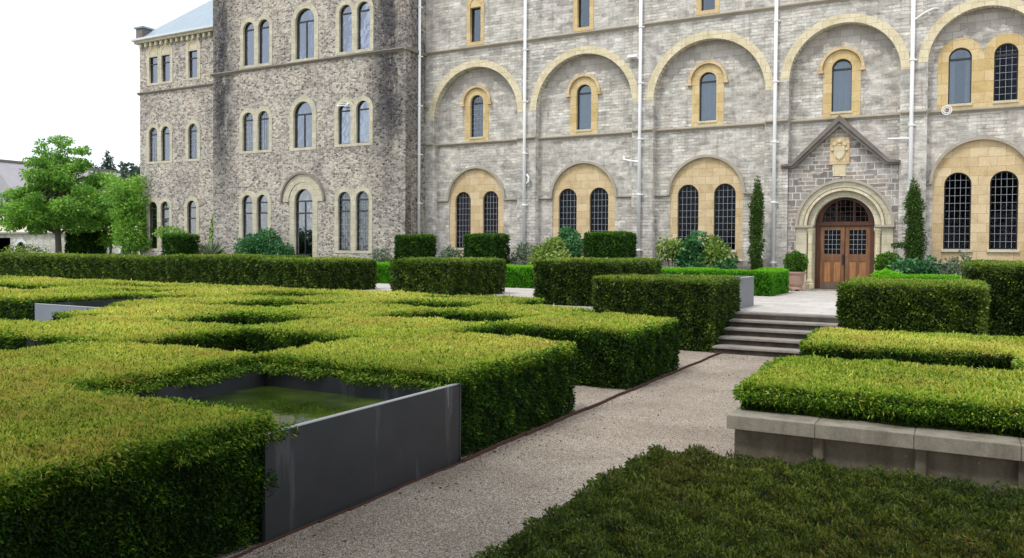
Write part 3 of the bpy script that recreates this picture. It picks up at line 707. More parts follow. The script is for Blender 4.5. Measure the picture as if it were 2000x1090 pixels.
# ---- porch: squared block field, gable mould, carved panel, moulded arch, columns, doors
PX = -3.57
field = [(-5.39, TZ - .25), (-1.91, TZ - .25), (-1.91, 4.98), (-2.15, 5.02), (-3.74, 6.4), (-5.33, 5.02), (-5.39, 4.98)]
d_out = [(PX - 1.53, TZ - .24), (PX + 1.53, TZ - .24)] + arc(PX, 2.95, 1.53, 0, PI, 36)
PY = 29.58
plate('porch_wall', field, [d_out], PY, RC - .002, M['blocks'], B)
def arcring(nm, r0, r1, y0, mat): return ring(nm, PX, 2.95, r0, r1, y0, RC + .35, mat, B, 0, PI, 40)
arcring('door_arch', 1.27, 1.53, PY - .05, M['creamR']); arcring('door_arch', 1.17, 1.268, PY - .11, M['cream']); arcring('door_arch', .96, 1.168, PY + .04, M['creamR'])
ring('arch_shade_ring', PX, 2.95, 1.262, 1.285, PY - .118, PY - .04, M['gable'], B, 0, PI, 40); ring('arch_shade_ring', PX, 2.95, 1.155, 1.172, PY - .114, PY + .06, M['gable'], B, 0, PI, 40)  # raised dark rings stand in for the shade between the arch orders
ring('hood_mould', PX, 2.95, 1.47, 1.56, PY - .13, PY - .052, M['string'], B, 0, PI, 40)
for sg in (-1, 1):
    j = MB(); a, b = sorted((PX + sg * 1.18, PX + sg * 1.53)); j.box(a, b, PY - .03, RC + .35, TZ, 2.88, .01); j.build('door_jamb', M['creamR'], B)
    j = MB(); a, b = sorted((PX + sg * .965, PX + sg * 1.575)); j.box(a, b, PY - .15, RC + .3, 2.87, 2.955, .015); j.build('impost', M['string'], B)
    cx = PX + sg * 1.07; cy = PY + .03
    j = MB(); j.lathe([(.14, 0), (.14, .22), (.115, .25), (.13, .29), (.10, .33), (.083, .38), (.08, 1.82), (.095, 1.85), (.08, 1.88), (.12, 2.03), (.135, 2.05), (.135, 2.14)], (cx, cy, TZ), 20)
    j.build('door_column', M['cream'], B, smooth=False)
    j = MB(); a, b = sorted((PX + sg * .955, PX + sg * 1.175)); j.box(a, b, cy + .13, RC + .3, TZ, 2.868); j.build('door_jamb', M['creamR'], B)
DY = RC + .10
# frame and tympanum
fr = plate('door_frame', arch(PX, 1.93, TZ, 3.9, 30), [rect(PX - .80, PX + .80, TZ - .0 + .02, 2.93), [(PX - .74, 3.09), (PX + .74, 3.09)] + arc(PX, 3.09, .74, .02, PI - .02, 22)], DY, DY + .14, M['wood_dark'], B)
plate('fanlight', [(PX - .74, 3.092), (PX + .74, 3.092)] + arc(PX, 3.09, .74, .02, PI - .02, 22), [], DY + .06, DY + .068, M['glass_old'], fr)
lb = MB()
for i in range(-4, 5):
    x = PX + i * .16; lb.box(x - .006, x + .006, DY + .045, DY + .056, 3.09, 3.09 + math.sqrt(max(0, .74 ** 2 - (i * .16) ** 2)))
for j in range(1, 4):
    z = 3.09 + j * .17; hw = math.sqrt(.74 ** 2 - (j * .17) ** 2); lb.box(PX - hw, PX + hw, DY + .043, DY + .058, z - .006, z + .006)
for x in (-.27, .27): lb.box(PX + x - .02, PX + x + .02, DY + .03, DY + .059, 3.09, 3.09 + .68)
lb.build('leading', M['wood_dark'], fr)
t_ = MB(); t_.box(PX - .93, PX + .93, DY - .03, DY - .001, 2.95, 3.06, .008); t_.build('transom', M['wood_dark'], fr)
for sg in (-1, 1):
    a, b = sorted((PX + sg * .012, PX + sg * .795)); z0, z1 = TZ + .04, 2.92
    mx_ = (a + b) / 2
    lf = plate('door_leaf', rect(a, b, z0, z1), [rect(a + .13, b - .13, 1.98, 2.80), rect(a + .13, mx_ - .045, 1.02, 1.74), rect(mx_ + .045, b - .13, 1.02, 1.74)], DY + .03, DY + .09, M['wood'], B)
    pn = MB(); pn.box(a + .12, mx_ - .04, DY + .055, DY + .08, 1.0, 1.76, .01); pn.box(mx_ + .04, b - .12, DY + .055, DY + .08, 1.0, 1.76, .01); pn.build('door_panel', M['wood_light'], lf)
    plate('pane', rect(a + .13, b - .13, 1.98, 2.80), [], DY + .058, DY + .064, M['glass_old'], lf)
    lb = MB()
    for i in range(1, 4): x = a + .13 + (b - a - .26) * i / 4; lb.box(x - .004, x + .004, DY + .045, DY + .056, 1.98, 2.80)
    for i in range(1, 5): z = 1.98 + .82 * i / 5; lb.box(a + .13, b - .13, DY + .043, DY + .057, z - .004, z + .004)
    lb.build('leading', M['bars'], lf)
    k_ = MB(); k_.box(a + .01, b - .01, DY + .005, DY + .028, z0 + .01, .99, .004); k_.build('kickboard', M['wood_kick'], lf)
    if sg < 0:
        h_ = MB(); h_.tube([(b - .04, DY + .02, 1.92), (b - .04, DY - .05, 1.9), (b - .04, DY - .05, 1.68), (b - .04, DY + .02, 1.66)], .016, 8)
        h_.box(b - .075, b - .005, DY + .018, DY + .029, 1.6, 1.98); h_.build('handle', M['frame'], lf)
st = MB(); st.box(PX - 1.0, PX + 1.0, PY - .12, DY + .2, TZ - .02, TZ + .035, .01); st.build('threshold', M['step'], B)
# gable moulding
gm = MB()
def bar2(p, q, th, y0, y1):
    p, q = Vector((p[0], 0, p[1])), Vector((q[0], 0, q[1])); d = (q - p).normalized(); n_ = Vector((-d.z, 0, d.x)) * th / 2
    gm.prism([((p + n_).x, (p + n_).z), ((p - n_).x, (p - n_).z), ((q - n_).x, (q - n_).z), ((q + n_).x, (q + n_).z)], y0, y1)
AP = (-3.74, 6.50); th = .27
def gpoly(o, i): return
hood = [(-5.62, 4.93), (-5.20, 4.93), (-3.74, 6.28), (-2.28, 4.93), (-1.86, 4.93), (-1.86, 5.06), (-2.18, 5.10), (-3.74, 6.66), (-5.30, 5.10), (-5.62, 5.06)]
gm.prism(hood, PY - .20, RC); gm.build('gable_mould', M['gable'], B)
gm = MB(); gm.prism([(-5.58, 4.99), (-5.25, 5.0), (-3.74, 6.44), (-2.23, 5.0), (-1.90, 4.99), (-1.90, 5.05), (-2.2, 5.07), (-3.74, 6.56), (-5.28, 5.07), (-5.58, 5.05)], PY - .26, PY - .202); gm.build('gable_fillet', M['gable'], B)
cp = MB(); cp.box(-4.05, -3.42, PY - .04, PY + .1, 5.0, 5.92, .015); o = cp.build('carved_panel', M['tan'], B)
cv = MB(); cv.box(-3.94, -3.53, PY - .02, PY + .1, 4.62, 5.0); cv.build('panel_base', M['cream'], o)
cv = MB()
sh = [(-3.90, 5.62), (-3.57, 5.62), (-3.565, 5.38), (-3.62, 5.25), (-3.735, 5.16), (-3.85, 5.25), (-3.905, 5.38)]
cv.prism(sh, PY - .085, PY - .041)
for x, z, r in ((-3.90, 5.68, .065), (-3.735, 5.78, .075), (-3.57, 5.68, .065), (-3.96, 5.50, .05), (-3.51, 5.50, .05), (-3.735, 5.66, .05), (-3.80, 5.45, .045), (-3.67, 5.45, .045), (-3.735, 5.30, .045)):
    b2 = bmesh.new(); bmesh.ops.create_icosphere(b2, subdivisions=2, radius=r)
    for v in b2.verts: v.co = Vector((x + v.co.x, PY - .06 + v.co.y * .7, z + v.co.z * random.uniform(.9, 1.1)))
    cv.add(b2)
cv.build('crest', M['cream'], o)
# pipes, lamp, wall ring
drainpipe(B, -20.62, 28.92, TZ, 14.3, .35)
p2 = drainpipe(B, -15.72, F - .12, TZ, 14.3, .2); p3 = drainpipe(B, -10.79, F - .12, TZ, 14.3, .5)
p4 = drainpipe(B, -5.84, F - .12, TZ, 14.3, .1); p5 = drainpipe(B, -1.56, F - .12, TZ, 14.3, .4)
b_ = MB(); b_.tube([(-11.45, RC + .02, 5.62), (-11.45, F - .0, 5.62), (-11.42, F - .12, 5.52), (-11.1, F - .13, 5.44), (-10.8, F - .13, 5.40)], .038, 8); b_.build('branch_pipe', M['pipe'], p3)
b_ = MB(); b_.tube([(-15.60, F - .12, 4.75), (-15.52, F - .14, 4.8), (-15.5, F - .13, 4.98), (-15.6, F - .12, 5.1)], .04, 8); b_.build('branch_pipe', M['pipe'], p2)
b_ = MB(); b_.tube([(-2.25, F - .02, 5.78), (-1.55, F - .12, 5.74)], .026, 8); b_.build('branch_pipe', M['pipe'], p5)
b_ = MB(); b_.tube([(-1.5, F - .12, 9.55), (-1.25, F - .11, 9.72), (-.98, F - .08, 9.84), (-.85, F - .0, 9.84)], .026, 8); b_.build('branch_pipe', M['pipe'], p5)
lm = MB(); lm.box(-11.28, -10.9, F - .25, F - .05, 9.33, 9.42, .01); lm.tube([(-11.1, F - .1, 9.37), (-10.82, F - .1, 9.28)], .03, 8); lm.build('security_light', M['pipe'], B)
rg = MB()
for rr in (.14, .09):
    rg.tube([(-.55 + rr * math.cos(a_ * PI / 10), F - .24 + (.02 if rr < .1 else 0), 6.55 + rr * math.sin(a_ * PI / 10)) for a_ in range(21)], .014, 6, False)
rg.box(-.58, -.52, F - .24, RC, 6.66, 6.70); rg.build('cable_loop', M['pipe'], B)
# interior closing walls so rooms stay dark
iw = MB(); iw.box(-20.7, 8, RC + 1.8, RC + 1.9, TZ - .1, ZT); iw.box(-20.7, 8, RC + .4, RC + 1.8, ZT - .1, ZT); iw.box(7.9, 8, RC + .4, RC + 1.8, TZ, ZT - .1)
iw.build('interior_wall', M['room'], B)
rf = MB(); rf.prism([(0, 0)] * 0 or [(-21.0, ZT), (8.2, ZT), (8.2, ZT + .35), (-21.0, ZT + .35)], F - .3, RC + 6); rf.build('parapet', M['string'], B)

# ---------------------------------------------------------- middle rubble block
MY = 28.05
B2 = thing('stone_building', 'brown rubble stone block with cream window surrounds and black weathering down its corners', 'building', (-26.5, MY, TZ))
X0, X1 = -32.33, -20.7
pairsL = [(-29.89, -28.91), (-29.95, -28.94), (-30.0, -29.01)]; pairsR = [(-23.97, -22.97), (-24.03, -23.0), (-24.02, -23.01)]
rows_ = [(10.70, 12.75), (6.65, 8.48), (1.95, 4.55)]
hs = []; surr = []
for (z0, z1), pl_, pr in zip(rows_, pairsL, pairsR):
    for xa, xb in (pl_, pr):
        o_ = twin(xa, xb, .72, z0 - .12, z1, .20); hs.append(o_); surr.append((o_, [arch(xa, .72, z0, z1), arch(xb, .72, z0, z1)]))
cw = [(-26.35, 1.14, 10.66, 12.92, 10.55), (-26.47, 1.14, 6.63, 8.72, 6.5), (-26.42, 1.1, 1.1, 4.74, .9)]
for i, (x, w, z0, z1, zb) in enumerate(cw):
    e = .30 if i == 2 else .24
    o_ = [(x - w / 2 - e, zb), (x + w / 2 + e, zb)] + arc(x, z1 - w / 2, w / 2 + e, 0, PI, 26); hs.append(o_); surr.append((o_, [arch(x, w, z0, z1, 24)]))
plate('wall', rect(X0, X1, TZ - .3, ZT + .2), hs, MY, MY + .4, M['rubble'], B2)
sd = MB(); sd.box(X1 - .4, X1, MY + .4, F + .3, TZ - .3, ZT + .2); sd.build('side_wall', M['rubble'], B2)
sd = MB(); sd.box(X0, X0 + .4, MY + .4, 33, TZ - .3, ZT + .2); sd.build('side_wall', M['rubble'], B2)
for o_, hh in surr: surround(B2, o_, hh, MY, M['cream_grey'])
for k, ((z0, z1), pl_, pr) in enumerate(zip(rows_, pairsL, pairsR)):
    for n_, x in enumerate(pl_ + pr):
        zs = z1 - .36
        window(B2, x, .72, z0, z1, MY + .12, transom=[zs] if k != 2 else [zs - .0, zs - .5], curtain=[2, 1, 1, 0, 1, 0, 1, 4, 1, 1, 3, 0][k * 4 + n_],
               rows=(9 if (k == 2 and n_ > 1) else (8 if (k == 1 and n_ in (0, 1)) else None)), open_vent=(k == 1 and n_ == 2), glass='glass_pale' if not (k == 2 and n_ > 1) else 'glass')
for i, (x, w, z0, z1, zb) in enumerate(cw):
    zs = z1 - w / 2 - .0
    window(B2, x, w, z0, z1, MY + .13, transom=[zs] if i < 2 else [zs, zs - .55, 1.75], mull=True, curtain=1 if i != 1 else 4, glass='glass_pale')
ring('relieving_arch', -26.45, 4.17, .88, 1.25, MY - .035, MY + .1, M['cream_grey'], B2, .0, PI, 36)
ring('hood_mould', -26.45, 4.17, 1.255, 1.35, MY - .12, MY + .05, M['string_dark'], B2, .0, PI, 36)
s_ = MB(); s_.sweep_x([(X0 - .1, MY, 10.47), (X1 + .1, MY, 10.47)], prof_s); s_.box(X1 - .01, X1 + .11, MY - .119, F, 10.42, 10.54); s_.build('string_course', M['string_dark'], B2)
iw = MB(); iw.box(X0 + .4, X1 - .4, MY + 1.8, MY + 1.9, TZ - .1, ZT); iw.build('interior_wall', M['room'], B2)
rf = MB(); rf.box(X0 - .1, X1 + .1, MY - .1, 34, ZT + .2, ZT + .5); rf.build('parapet', M['string'], B2)
# ---------------------------------------------------------- left rubble block, set back, with slate roof
LY = 29.75
B3 = thing('stone_building', 'set back rubble stone block at the left end under a blue slate roof', 'building', (-36.3, LY, TZ))
X0, X1 = -40.1, -32.33; ZE = 13.35
L2 = [(-39.0, -37.98), (-35.83,)]; hs = []; surr = []
for k, (z0, z1) in enumerate([(11.0, 12.42), (6.72, 8.58), (1.95, 4.52)]):
    xa, xb, xc = (-38.95, -37.94, -35.80) if k == 0 else ((-39.0, -37.99, -35.83) if k == 1 else (-39.04, -38.04, -35.93))
    zt = z1 + (.50 if k == 0 else 0)
    o_ = twin(xa, xb, .70, z0 - .12, zt, .20)
    mk = (lambda x: rect(x - .34, x + .34, z0, z1)) if k == 0 else (lambda x: arch(x, .70, z0, z1))
    hs.append(o_); surr.append((o_, [mk(xa), mk(xb)], M['cream_grey']))
    o_ = [(xc - .57, z0 - .12), (xc + .57, z0 - .12)] + arc(xc, zt - .35, .57, 0, PI, 20); hs.append(o_); surr.append((o_, [mk(xc)], M['cream_grey']))
    for n_, x in enumerate((xa, xb, xc)):
        window(B3, x, .70 if k else .68, z0, z1, LY + .11, k > 0, transom=[z1 - .38] if k < 2 else [z1 - .38, z1 - .95], curtain=[0, 2, 1, 0, 3, 1, 1, 1, 3][k * 3 + n_], rows=7 if (k == 1 and n_ != 1) else None, glass='glass_pale')
        if k == 0: ring('blind_arch', x, z1 + .14, .32, .37, LY - .04, LY, M['tan'], B3)
plate('wall', rect(X0, X1, TZ - .3, ZE), hs, LY, LY + .4, M['rubble'], B3)
sd = MB(); sd.box(X0, X0 + .4, LY + .4, 42, TZ - .3, ZE); sd.build('side_wall', M['rubble'], B3)
for o_, hh, mm in surr: surround(B3, o_, hh, LY, mm)
s_ = MB(); s_.sweep_x([(X0 - .12, LY, 10.5), (X1, LY, 10.5)], prof_s); s_.build('string_course', M['string_dark'], B3)
x = X0 + .15
while x < X1 - .1:
    cb = MB(); cb.box(x, x + .17, LY - .16, LY - .001, ZE - .38, ZE - .14, .02); cb.build('corbel', M['cream_grey'], B3); x += .42
c_ = MB(); c_.box(X0 - .2, X1, LY - .22, LY + .3, ZE - .13, ZE); c_.build('cornice', M['cream_grey'], B3)
gt = MB(); gt.box(X0 - .3, X1, LY - .34, LY - .1, ZE + .002, ZE + .13, .02); gt.build('gutter', M['lead'], B3)
rf = MB(); v = [rf.bm.verts.new(p) for p in ((X0 - .2, LY - .2, ZE + .1), (X1, LY - .2, ZE + .1), (X1, LY + 6.5, ZE + 6.1), (X0 + 6.4, LY + 6.5, ZE + 6.1), (X0 - .2, 42, ZE + .1), (X1, 42, ZE + .1))]
rf.bm.faces.new((v[0], v[1], v[2], v[3])); rf.bm.faces.new((v[0], v[3], v[4])); rf.bm.faces.new((v[3], v[2], v[5], v[4])); rf.build('roof', M['slate'], B3)
ch = MB(); ch.box(X0 - .2, X0 + .40, LY - .1, LY + .9, ZE + .14, ZE + .72, .03); ch.build('corner_pier', M['gable'], B3)
ch = MB(); ch.box(X0 - .28, X0 + .48, LY - .18, LY + .98, ZE + .721, ZE + .82, .02); ch.build('pier_cap', M['slate'], B3)
iw = MB(); iw.box(X0 + .4, X1, LY + 2.2, LY + 2.3, TZ - .1, ZE); iw.build('interior_wall', M['room'], B3)

# ---------------------------------------------------------- far buildings at the left
B4 = thing('stone_building', 'low pale stone outbuilding far left behind the small tree, with arched openings', 'building', (-72, 45, TZ))
FY = 46.0
ha = [arch(-79.6, 1.7, 1.25, 2.4), arch(-63.9, 1.5, 1.2, 2.2), rect(-84.2, -81.4, .6, 2.8)]
plate('wall', rect(-105, -45, -.5, 3.2), ha, FY, FY + .5, M['ashlar_pier'], B4)
for a in (ha[0], ha[1]):
    x = (a[0][0] + a[1][0]) / 2; w = a[1][0] - a[0][0]
    window(B4, x, w, a[0][1], max(q[1] for q in a), FY + .2, transom=[a[0][1] + .7], mull=True, curtain=0)
    ring('window_surround', x, max(q[1] for q in a) - w / 2, w / 2, w / 2 + .25, FY - .05, FY + .1, M['lead'], B4)
iw = MB(); iw.box(-105, -45, FY + 2, FY + 2.1, -.5, 3.2); iw.build('interior_wall', M['room'], B4)
rf = MB(); rf.box(-105.3, -44.7, FY - .3, FY + .5, 3.201, 3.32); rf.build('eaves', M['string'], B4)
rf = MB(); v = [rf.bm.verts.new(p) for p in ((-105.3, FY - .3, 3.33), (-44.7, FY - .3, 3.33), (-44.7, FY + 5, 5.6), (-105.3, FY + 5, 5.6), (-44.7, FY + 5, 3.0), (-105.3, FY + 5, 3.0))]
rf.bm.faces.new(v[:4]); rf.bm.faces.new((v[3], v[2], v[4], v[5])); rf.build('roof', simple('sandy_roof', (.55, .50, .40), .9, 2, .25, .2), B4)
B5 = thing('stone_building', 'long grey roofed hall in the far background behind the trees', 'building', (-95, 65, TZ))
w5 = MB(); w5.box(-101, -89, 52, 110, 0, 6.5); w5.build('wall', M['ashlar_pier'], B5)
rf = MB(); v = [rf.bm.verts.new(p) for p in ((-88.5, 51.5, 6.4), (-88.5, 110.5, 6.4), (-95, 110.5, 11.5), (-95, 51.5, 11.5), (-101.5, 110.5, 6.4), (-101.5, 51.5, 6.4))]
rf.bm.faces.new(v[:4]); rf.bm.faces.new((v[3], v[2], v[4], v[5])); rf.bm.faces.new((v[0], v[3], v[5])); rf.build('roof', simple('pale_grey_roof', (.36, .345, .36), .9, 1.2, .2, .2), B5)
rd = MB(); rd.box(-95.2, -94.8, 51.5, 110.5, 11.45, 11.7); rd.build('ridge', M['gable'], B5)

# ================================================================== STEPS, TANKS, WALLS, EDGING
ST = thing('stone_steps', 'flight of weathered stone steps rising from the gravel path to the terrace', 'steps', (-3.05, 16.42, 0))
for i in range(5):
    y0 = 16.42 + i * .437; z = (i + 1) * .146
    y1 = 18.155
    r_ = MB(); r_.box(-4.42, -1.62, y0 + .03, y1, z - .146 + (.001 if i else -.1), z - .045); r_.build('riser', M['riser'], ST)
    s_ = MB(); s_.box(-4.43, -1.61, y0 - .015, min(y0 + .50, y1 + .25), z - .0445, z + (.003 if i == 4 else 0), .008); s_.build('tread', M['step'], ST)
ed = MB()
for y0, y1 in ((3.0, 16.40),):
    n = 40
    for i in range(n):
        a = y0 + (y1 - y0) * i / n; b = y0 + (y1 - y0) * (i + 1) / n
        dx = .012 * math.sin(i * 1.3)
        ed.box(-4.25 + dx - .008, -4.25 + dx + .008, a, b + .002, 0, .022 if b < 6.9 else .045)
props(ed.build('edging_strip', M['rust'], None, (-4.25, 9.7, 0)), 'thin rusty steel edging running along the left side of the gravel path', 'edging')
# near pool in the hedge
T1 = thing('water_tank', 'near raised pool with dark grey steel side facing the path', 'pool', (-5.5, 5.4, 0))
p = MB(); p.box(-4.31, -4.275, 4.16, 6.68, 0.002, .775); p.build('front_panel', M['steel'], T1)
p = MB(); p.box(-4.313, -4.272, 4.16, 6.683, .7755, .784); p.build('rim', M['steel_rim'], T1)
p = MB(); p.box(-4.36, -4.272, 6.684, 6.715, .002, .80); p.build('end_plate', M['steel'], T1)
p = MB(); p.box(-6.75, -6.70, 4.3, 6.56, 0, .73); p.box(-6.699, -4.311, 6.52, 6.56, 0, .73); p.box(-6.699, -4.311, 4.3, 4.34, 0, .6); p.build('inner_wall', M['steel'], T1)
p = MB(); p.box(-6.699, -4.311, 4.341, 6.519, .1, .575); props(p.build('pond_water', M['water'], T1), 'still green water')
T2 = thing('water_tank', 'far left pool with a pale blue grey steel side among the low hedges', 'pool', (-16.7, 11.6, 0))
p = MB(); p.box(-17.95, -15.4, 10.66, 10.70, 0, .80); p.build('front_panel', M['steel_blue'], T2)
p = MB(); p.box(-17.95, -15.4, 10.655, 10.705, .801, .81); p.build('rim', M['steel_rim'], T2)
p = MB(); p.box(-17.95, -17.9, 10.701, 13.2, 0, .80); p.box(-15.45, -15.4, 10.701, 13.2, 0, .80); p.box(-17.899, -15.451, 13.15, 13.2, 0, .82); p.build('inner_wall', M['steel'], T2)
p = MB(); p.box(-17.899, -15.451, 10.702, 13.149, .1, .5); props(p.build('pond_water', M['water'], T2), 'dark still water')
T3 = thing('water_tank', 'raised grey steel tank at the top left of the stone steps', 'tank', (-5.6, 19.6, TZ))
p = MB(); p.box(-4.56, -4.50, 18.74, 20.42, TZ, 1.44); p.build('side_panel', M['steel_mid'], T3)
p = MB(); p.box(-6.9, -4.561, 18.74, 18.79, TZ, 1.44); p.box(-6.9, -4.561, 20.37, 20.42, TZ, 1.44); p.box(-6.9, -6.85, 18.791, 20.369, TZ, 1.44); p.build('inner_wall', M['steel_mid'], T3)
p = MB(); p.box(-4.565, -4.495, 18.735, 20.425, 1.441, 1.452); p.box(-6.9, -4.566, 18.735, 18.80, 1.441, 1.452); p.box(-6.9, -4.566, 20.36, 20.425, 1.441, 1.452); p.build('rim', M['steel_rim'], T3)
p = MB(); p.box(-6.849, -4.562, 18.791, 20.369, TZ, 1.36); props(p.build('pond_water', M['water'], T3), 'dark still water')
# concrete wall with coping
CW = thing('garden_wall', 'low weathered concrete retaining wall with pale coping beside the path', 'wall', (2, 7.9, 0))
p = MB(); p.box(-1.87, 6, 7.76, 8.03, 0, .425); p.build('wall', M['concrete'], CW)
for x in (-1.115, -.29, .46, 1.23, 2.03):
    p = MB(); p.box(x - .045, x + .045, 7.71, 7.759, 0, .424, .006); p.build('buttress', M['concrete'], CW)
cuts = [-1.92, -1.135, -.34, .43, 1.2, 2.0, 2.8, 3.6, 6]
for a, b in zip(cuts[:-1], cuts[1:]):
    p = MB(); p.box(a + .0015, b - .0015, 7.64, 8.08, .426, .55, .005); p.build('coping_stone', M['coping'], CW)

# ================================================================== HEDGES
A_, G_ = (-9.3, -6.9, 6.55, 8.62), (-9.1, -6.6, 11.15, 13.1)
pits = [(-6.82, -4.29, 4.27, 6.63), (-6.5, -4.29, 9.5, 11.4), (-6.45, -4.29, 13.75, 17.4), (-8.7, -6.45, 14.85, 17.4), A_, G_,
        (-11.55, -9.35, 8.8, 10.68), (-11.2, -8.75, 13.4, 15.2), (-13.4, -9.4, 4.3, 6.52), (-22, -12.5, 7.5, 8.75),
        (-13.8, -11.6, 11.6, 13.6), (-15.9, -13.5, 14.1, 16.0), (-18.0, -15.35, 10.66, 13.25), (-22, -14.2, 8.75, 10.66), (-26.5, -21.6, 12.6, 14.6), (-22.8, -19.8, 15.2, 16.4), (-20.2, -17.7, 13.6, 14.6), (-11.6, -10.2, 15.9, 16.8)]
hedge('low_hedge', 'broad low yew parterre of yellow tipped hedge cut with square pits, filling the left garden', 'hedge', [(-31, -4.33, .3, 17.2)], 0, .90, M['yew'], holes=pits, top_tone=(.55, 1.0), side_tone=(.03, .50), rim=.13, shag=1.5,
      fringe=[(-6.82, 6.63, -4.29, 6.63, 0, -1, .20), (-6.82, 4.2, -6.82, 6.63, 1, 0, .2), (-6.82, 4.27, -4.25, 4.27, 0, 1, .2), (-4.33, 3.4, -4.33, 4.32, 1, 0, .13), (-4.33, .5, -4.33, 3.4, 1, 0, .06), (-4.33, 6.7, -4.33, 9.4, 1, 0, .05)])
hedge('low_hedge', 'low yew hedge with yellow green top growing behind the concrete coping', 'hedge', [(-1.86, 5, 7.98, 10.2)], .1, .82, M['yew'], holes=[], top_tone=(.5, .95), side_tone=(.05, .6), rim=.2, shag=2, fringe=[(-1.86, 7.98, 5, 7.98, 0, -1, .12), (-1.86, 7.98, -1.86, 10.2, -1, 0, .12)])
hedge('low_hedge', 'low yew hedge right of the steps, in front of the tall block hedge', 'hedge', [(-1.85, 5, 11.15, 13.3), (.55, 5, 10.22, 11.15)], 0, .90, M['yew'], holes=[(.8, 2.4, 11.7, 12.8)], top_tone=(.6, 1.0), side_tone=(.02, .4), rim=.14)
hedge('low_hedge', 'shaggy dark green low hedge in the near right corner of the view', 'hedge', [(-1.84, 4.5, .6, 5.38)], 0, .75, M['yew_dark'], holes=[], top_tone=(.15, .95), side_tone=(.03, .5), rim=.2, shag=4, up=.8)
TB = 'tall clipped block hedges'
def tall(label, r, z0, z1, mat='hornbeam', tt=(.5, .9), st=(.12, .70), rim=.16):
    hedge('block_hedge', label, 'hedge', [r], z0, z1, M[mat], group=None, top_tone=tt, side_tone=st, rim=rim, k=1.05)
tall('long clipped hedge at the far left edge of the terrace row', (-37, -24.5, 19.3, 21.2), TZ, 1.65)
tall('clipped hedge between the long left hedge and the next block, below the blue green shrub', (-23.9, -19.55, 18.8, 21.2), TZ, 1.73)
tall('clipped hedge ending at the first gap of pale paving, below the arched glass door', (-18.95, -16.8, 18.2, 21.2), TZ, 1.68)
tall('free standing square clipped hedge between two gaps of pale paving', (-13.98, -12.16, 18.3, 21.5), TZ, 1.74)
tall('dark clipped hedge behind the block beside the steps', (-9.2, -7.1, 17.75, 21.0), TZ, 1.79)
tall('clipped block hedge touching the left side of the stone steps', (-7.1, -4.46, 16.5, 18.72), 0, 1.455)
tall('clipped block hedge right of the stone steps, in front of the door', (-1.76, .30, 14.1, 16.4), 0, 1.56, tt=(.6, .95), st=(.25, .75))
tall('tall dark hedge at the right edge of the picture', (.06, 3.5, 17.4, 20.5), 0, 1.84)
# bright box edging on the terrace
hedge('box_hedge', 'bright green box hedge running along the terrace bed to the door, turning at its end', 'hedge', [(-40, -5.62, 24.7, 25.3), (-5.62, -4.95, 24.7, 27.4)], TZ, 1.47, M['box'], top_tone=(.6, 1), side_tone=(.1, .75), rim=.2, k=.75)
hedge('box_hedge', 'bright green low box hedge right of the door', 'hedge', [(-2.25, 5, 26.3, 26.9)], TZ, 1.36, M['box'], top_tone=(.6, 1), side_tone=(.1, .7), rim=.2, k=.75)
def cube(label, r, z1, z0=TZ): hedge('cube_hedge', label, 'hedge', [r], z0, z1, M['cube'], group='clipped cube hedges by the wall', top_tone=(.5, 1), side_tone=(.1, .85), rim=.12, k=.95)
cube('clipped cube hedge at the foot of the first white drainpipe', (-19.45, -18.37, 25.7, 26.9), 2.56)
cube('clipped cube hedge below the first pair of leaded windows', (-16.27, -15.04, 25.7, 26.9), 2.59)
cube('clipped cube hedge beside the third white drainpipe', (-11.38, -10.0, 25.7, 26.9), 2.63)
cube('clipped cube hedge with leafy top before the left rubble block', (-33.0, -32.05, 25.7, 26.9), 2.61)
cube('clipped cube hedge beside the trunk of the small tree', (-53.6, -52.2, 34.0, 36.0), 3.05)

# ================================================================== PLANTS
def plant(name, label, cat, blobs, dens, Ls, mat, loc, stems=None, group=None, **k):
    root = thing(name, label, cat, loc, group)
    me = leaf_object_mesh('foliage', blob_leaves(blobs, dens, Ls, **k)); link('foliage', me, M[mat], root)
    if stems:
        s_ = MB()
        for pts, r in stems: s_.tube(pts, r, 8)
        s_.build('trunk' if cat == 'tree' else 'stem', M['bark'], root)
    return root
def branchy(base, top, r0, r1, limbs, n=5):
    out = []; b = Vector(base); t = Vector(top)
    pts = [b.lerp(t, i / 5) + Vector((random.uniform(-1, 1), random.uniform(-1, 1), 0)) * r0 * .35 * (i > 0) for i in range(6)]
    out.append((pts, [r0 + (r1 - r0) * i / 5 for i in range(6)]))
    for q in limbs:
        a = pts[random.choice((2, 3, 4, 5))]; e = Vector(q); m_ = a.lerp(e, .5) + Vector((0, 0, .2)); out.append(([a, m_, e], [r1 * .9, r1 * .55, r1 * .2]))
    return out
def crown(c, R, n, rb, seed, flat=.8, zmin=None):
    rr = random.Random(seed); out = []
    while len(out) < n:
        u = Vector((rr.gauss(0, 1), rr.gauss(0, 1), rr.gauss(0, 1))).normalized() * (rr.random() ** .4)
        p = (c[0] + u.x * R[0], c[1] + u.y * R[1], c[2] + u.z * R[2])
        if zmin and p[2] < zmin: continue
        s = rb * rr.uniform(.6, 1.35); out.append((*p, s, s, s * flat))
    return out
def at(x, y, Y):
    d = Rr * ((x - 1000) / 1594.234) - Ru * ((y - 523.64) / 1594.234) + Rf; t = Y / d.y; return CAM + d * t
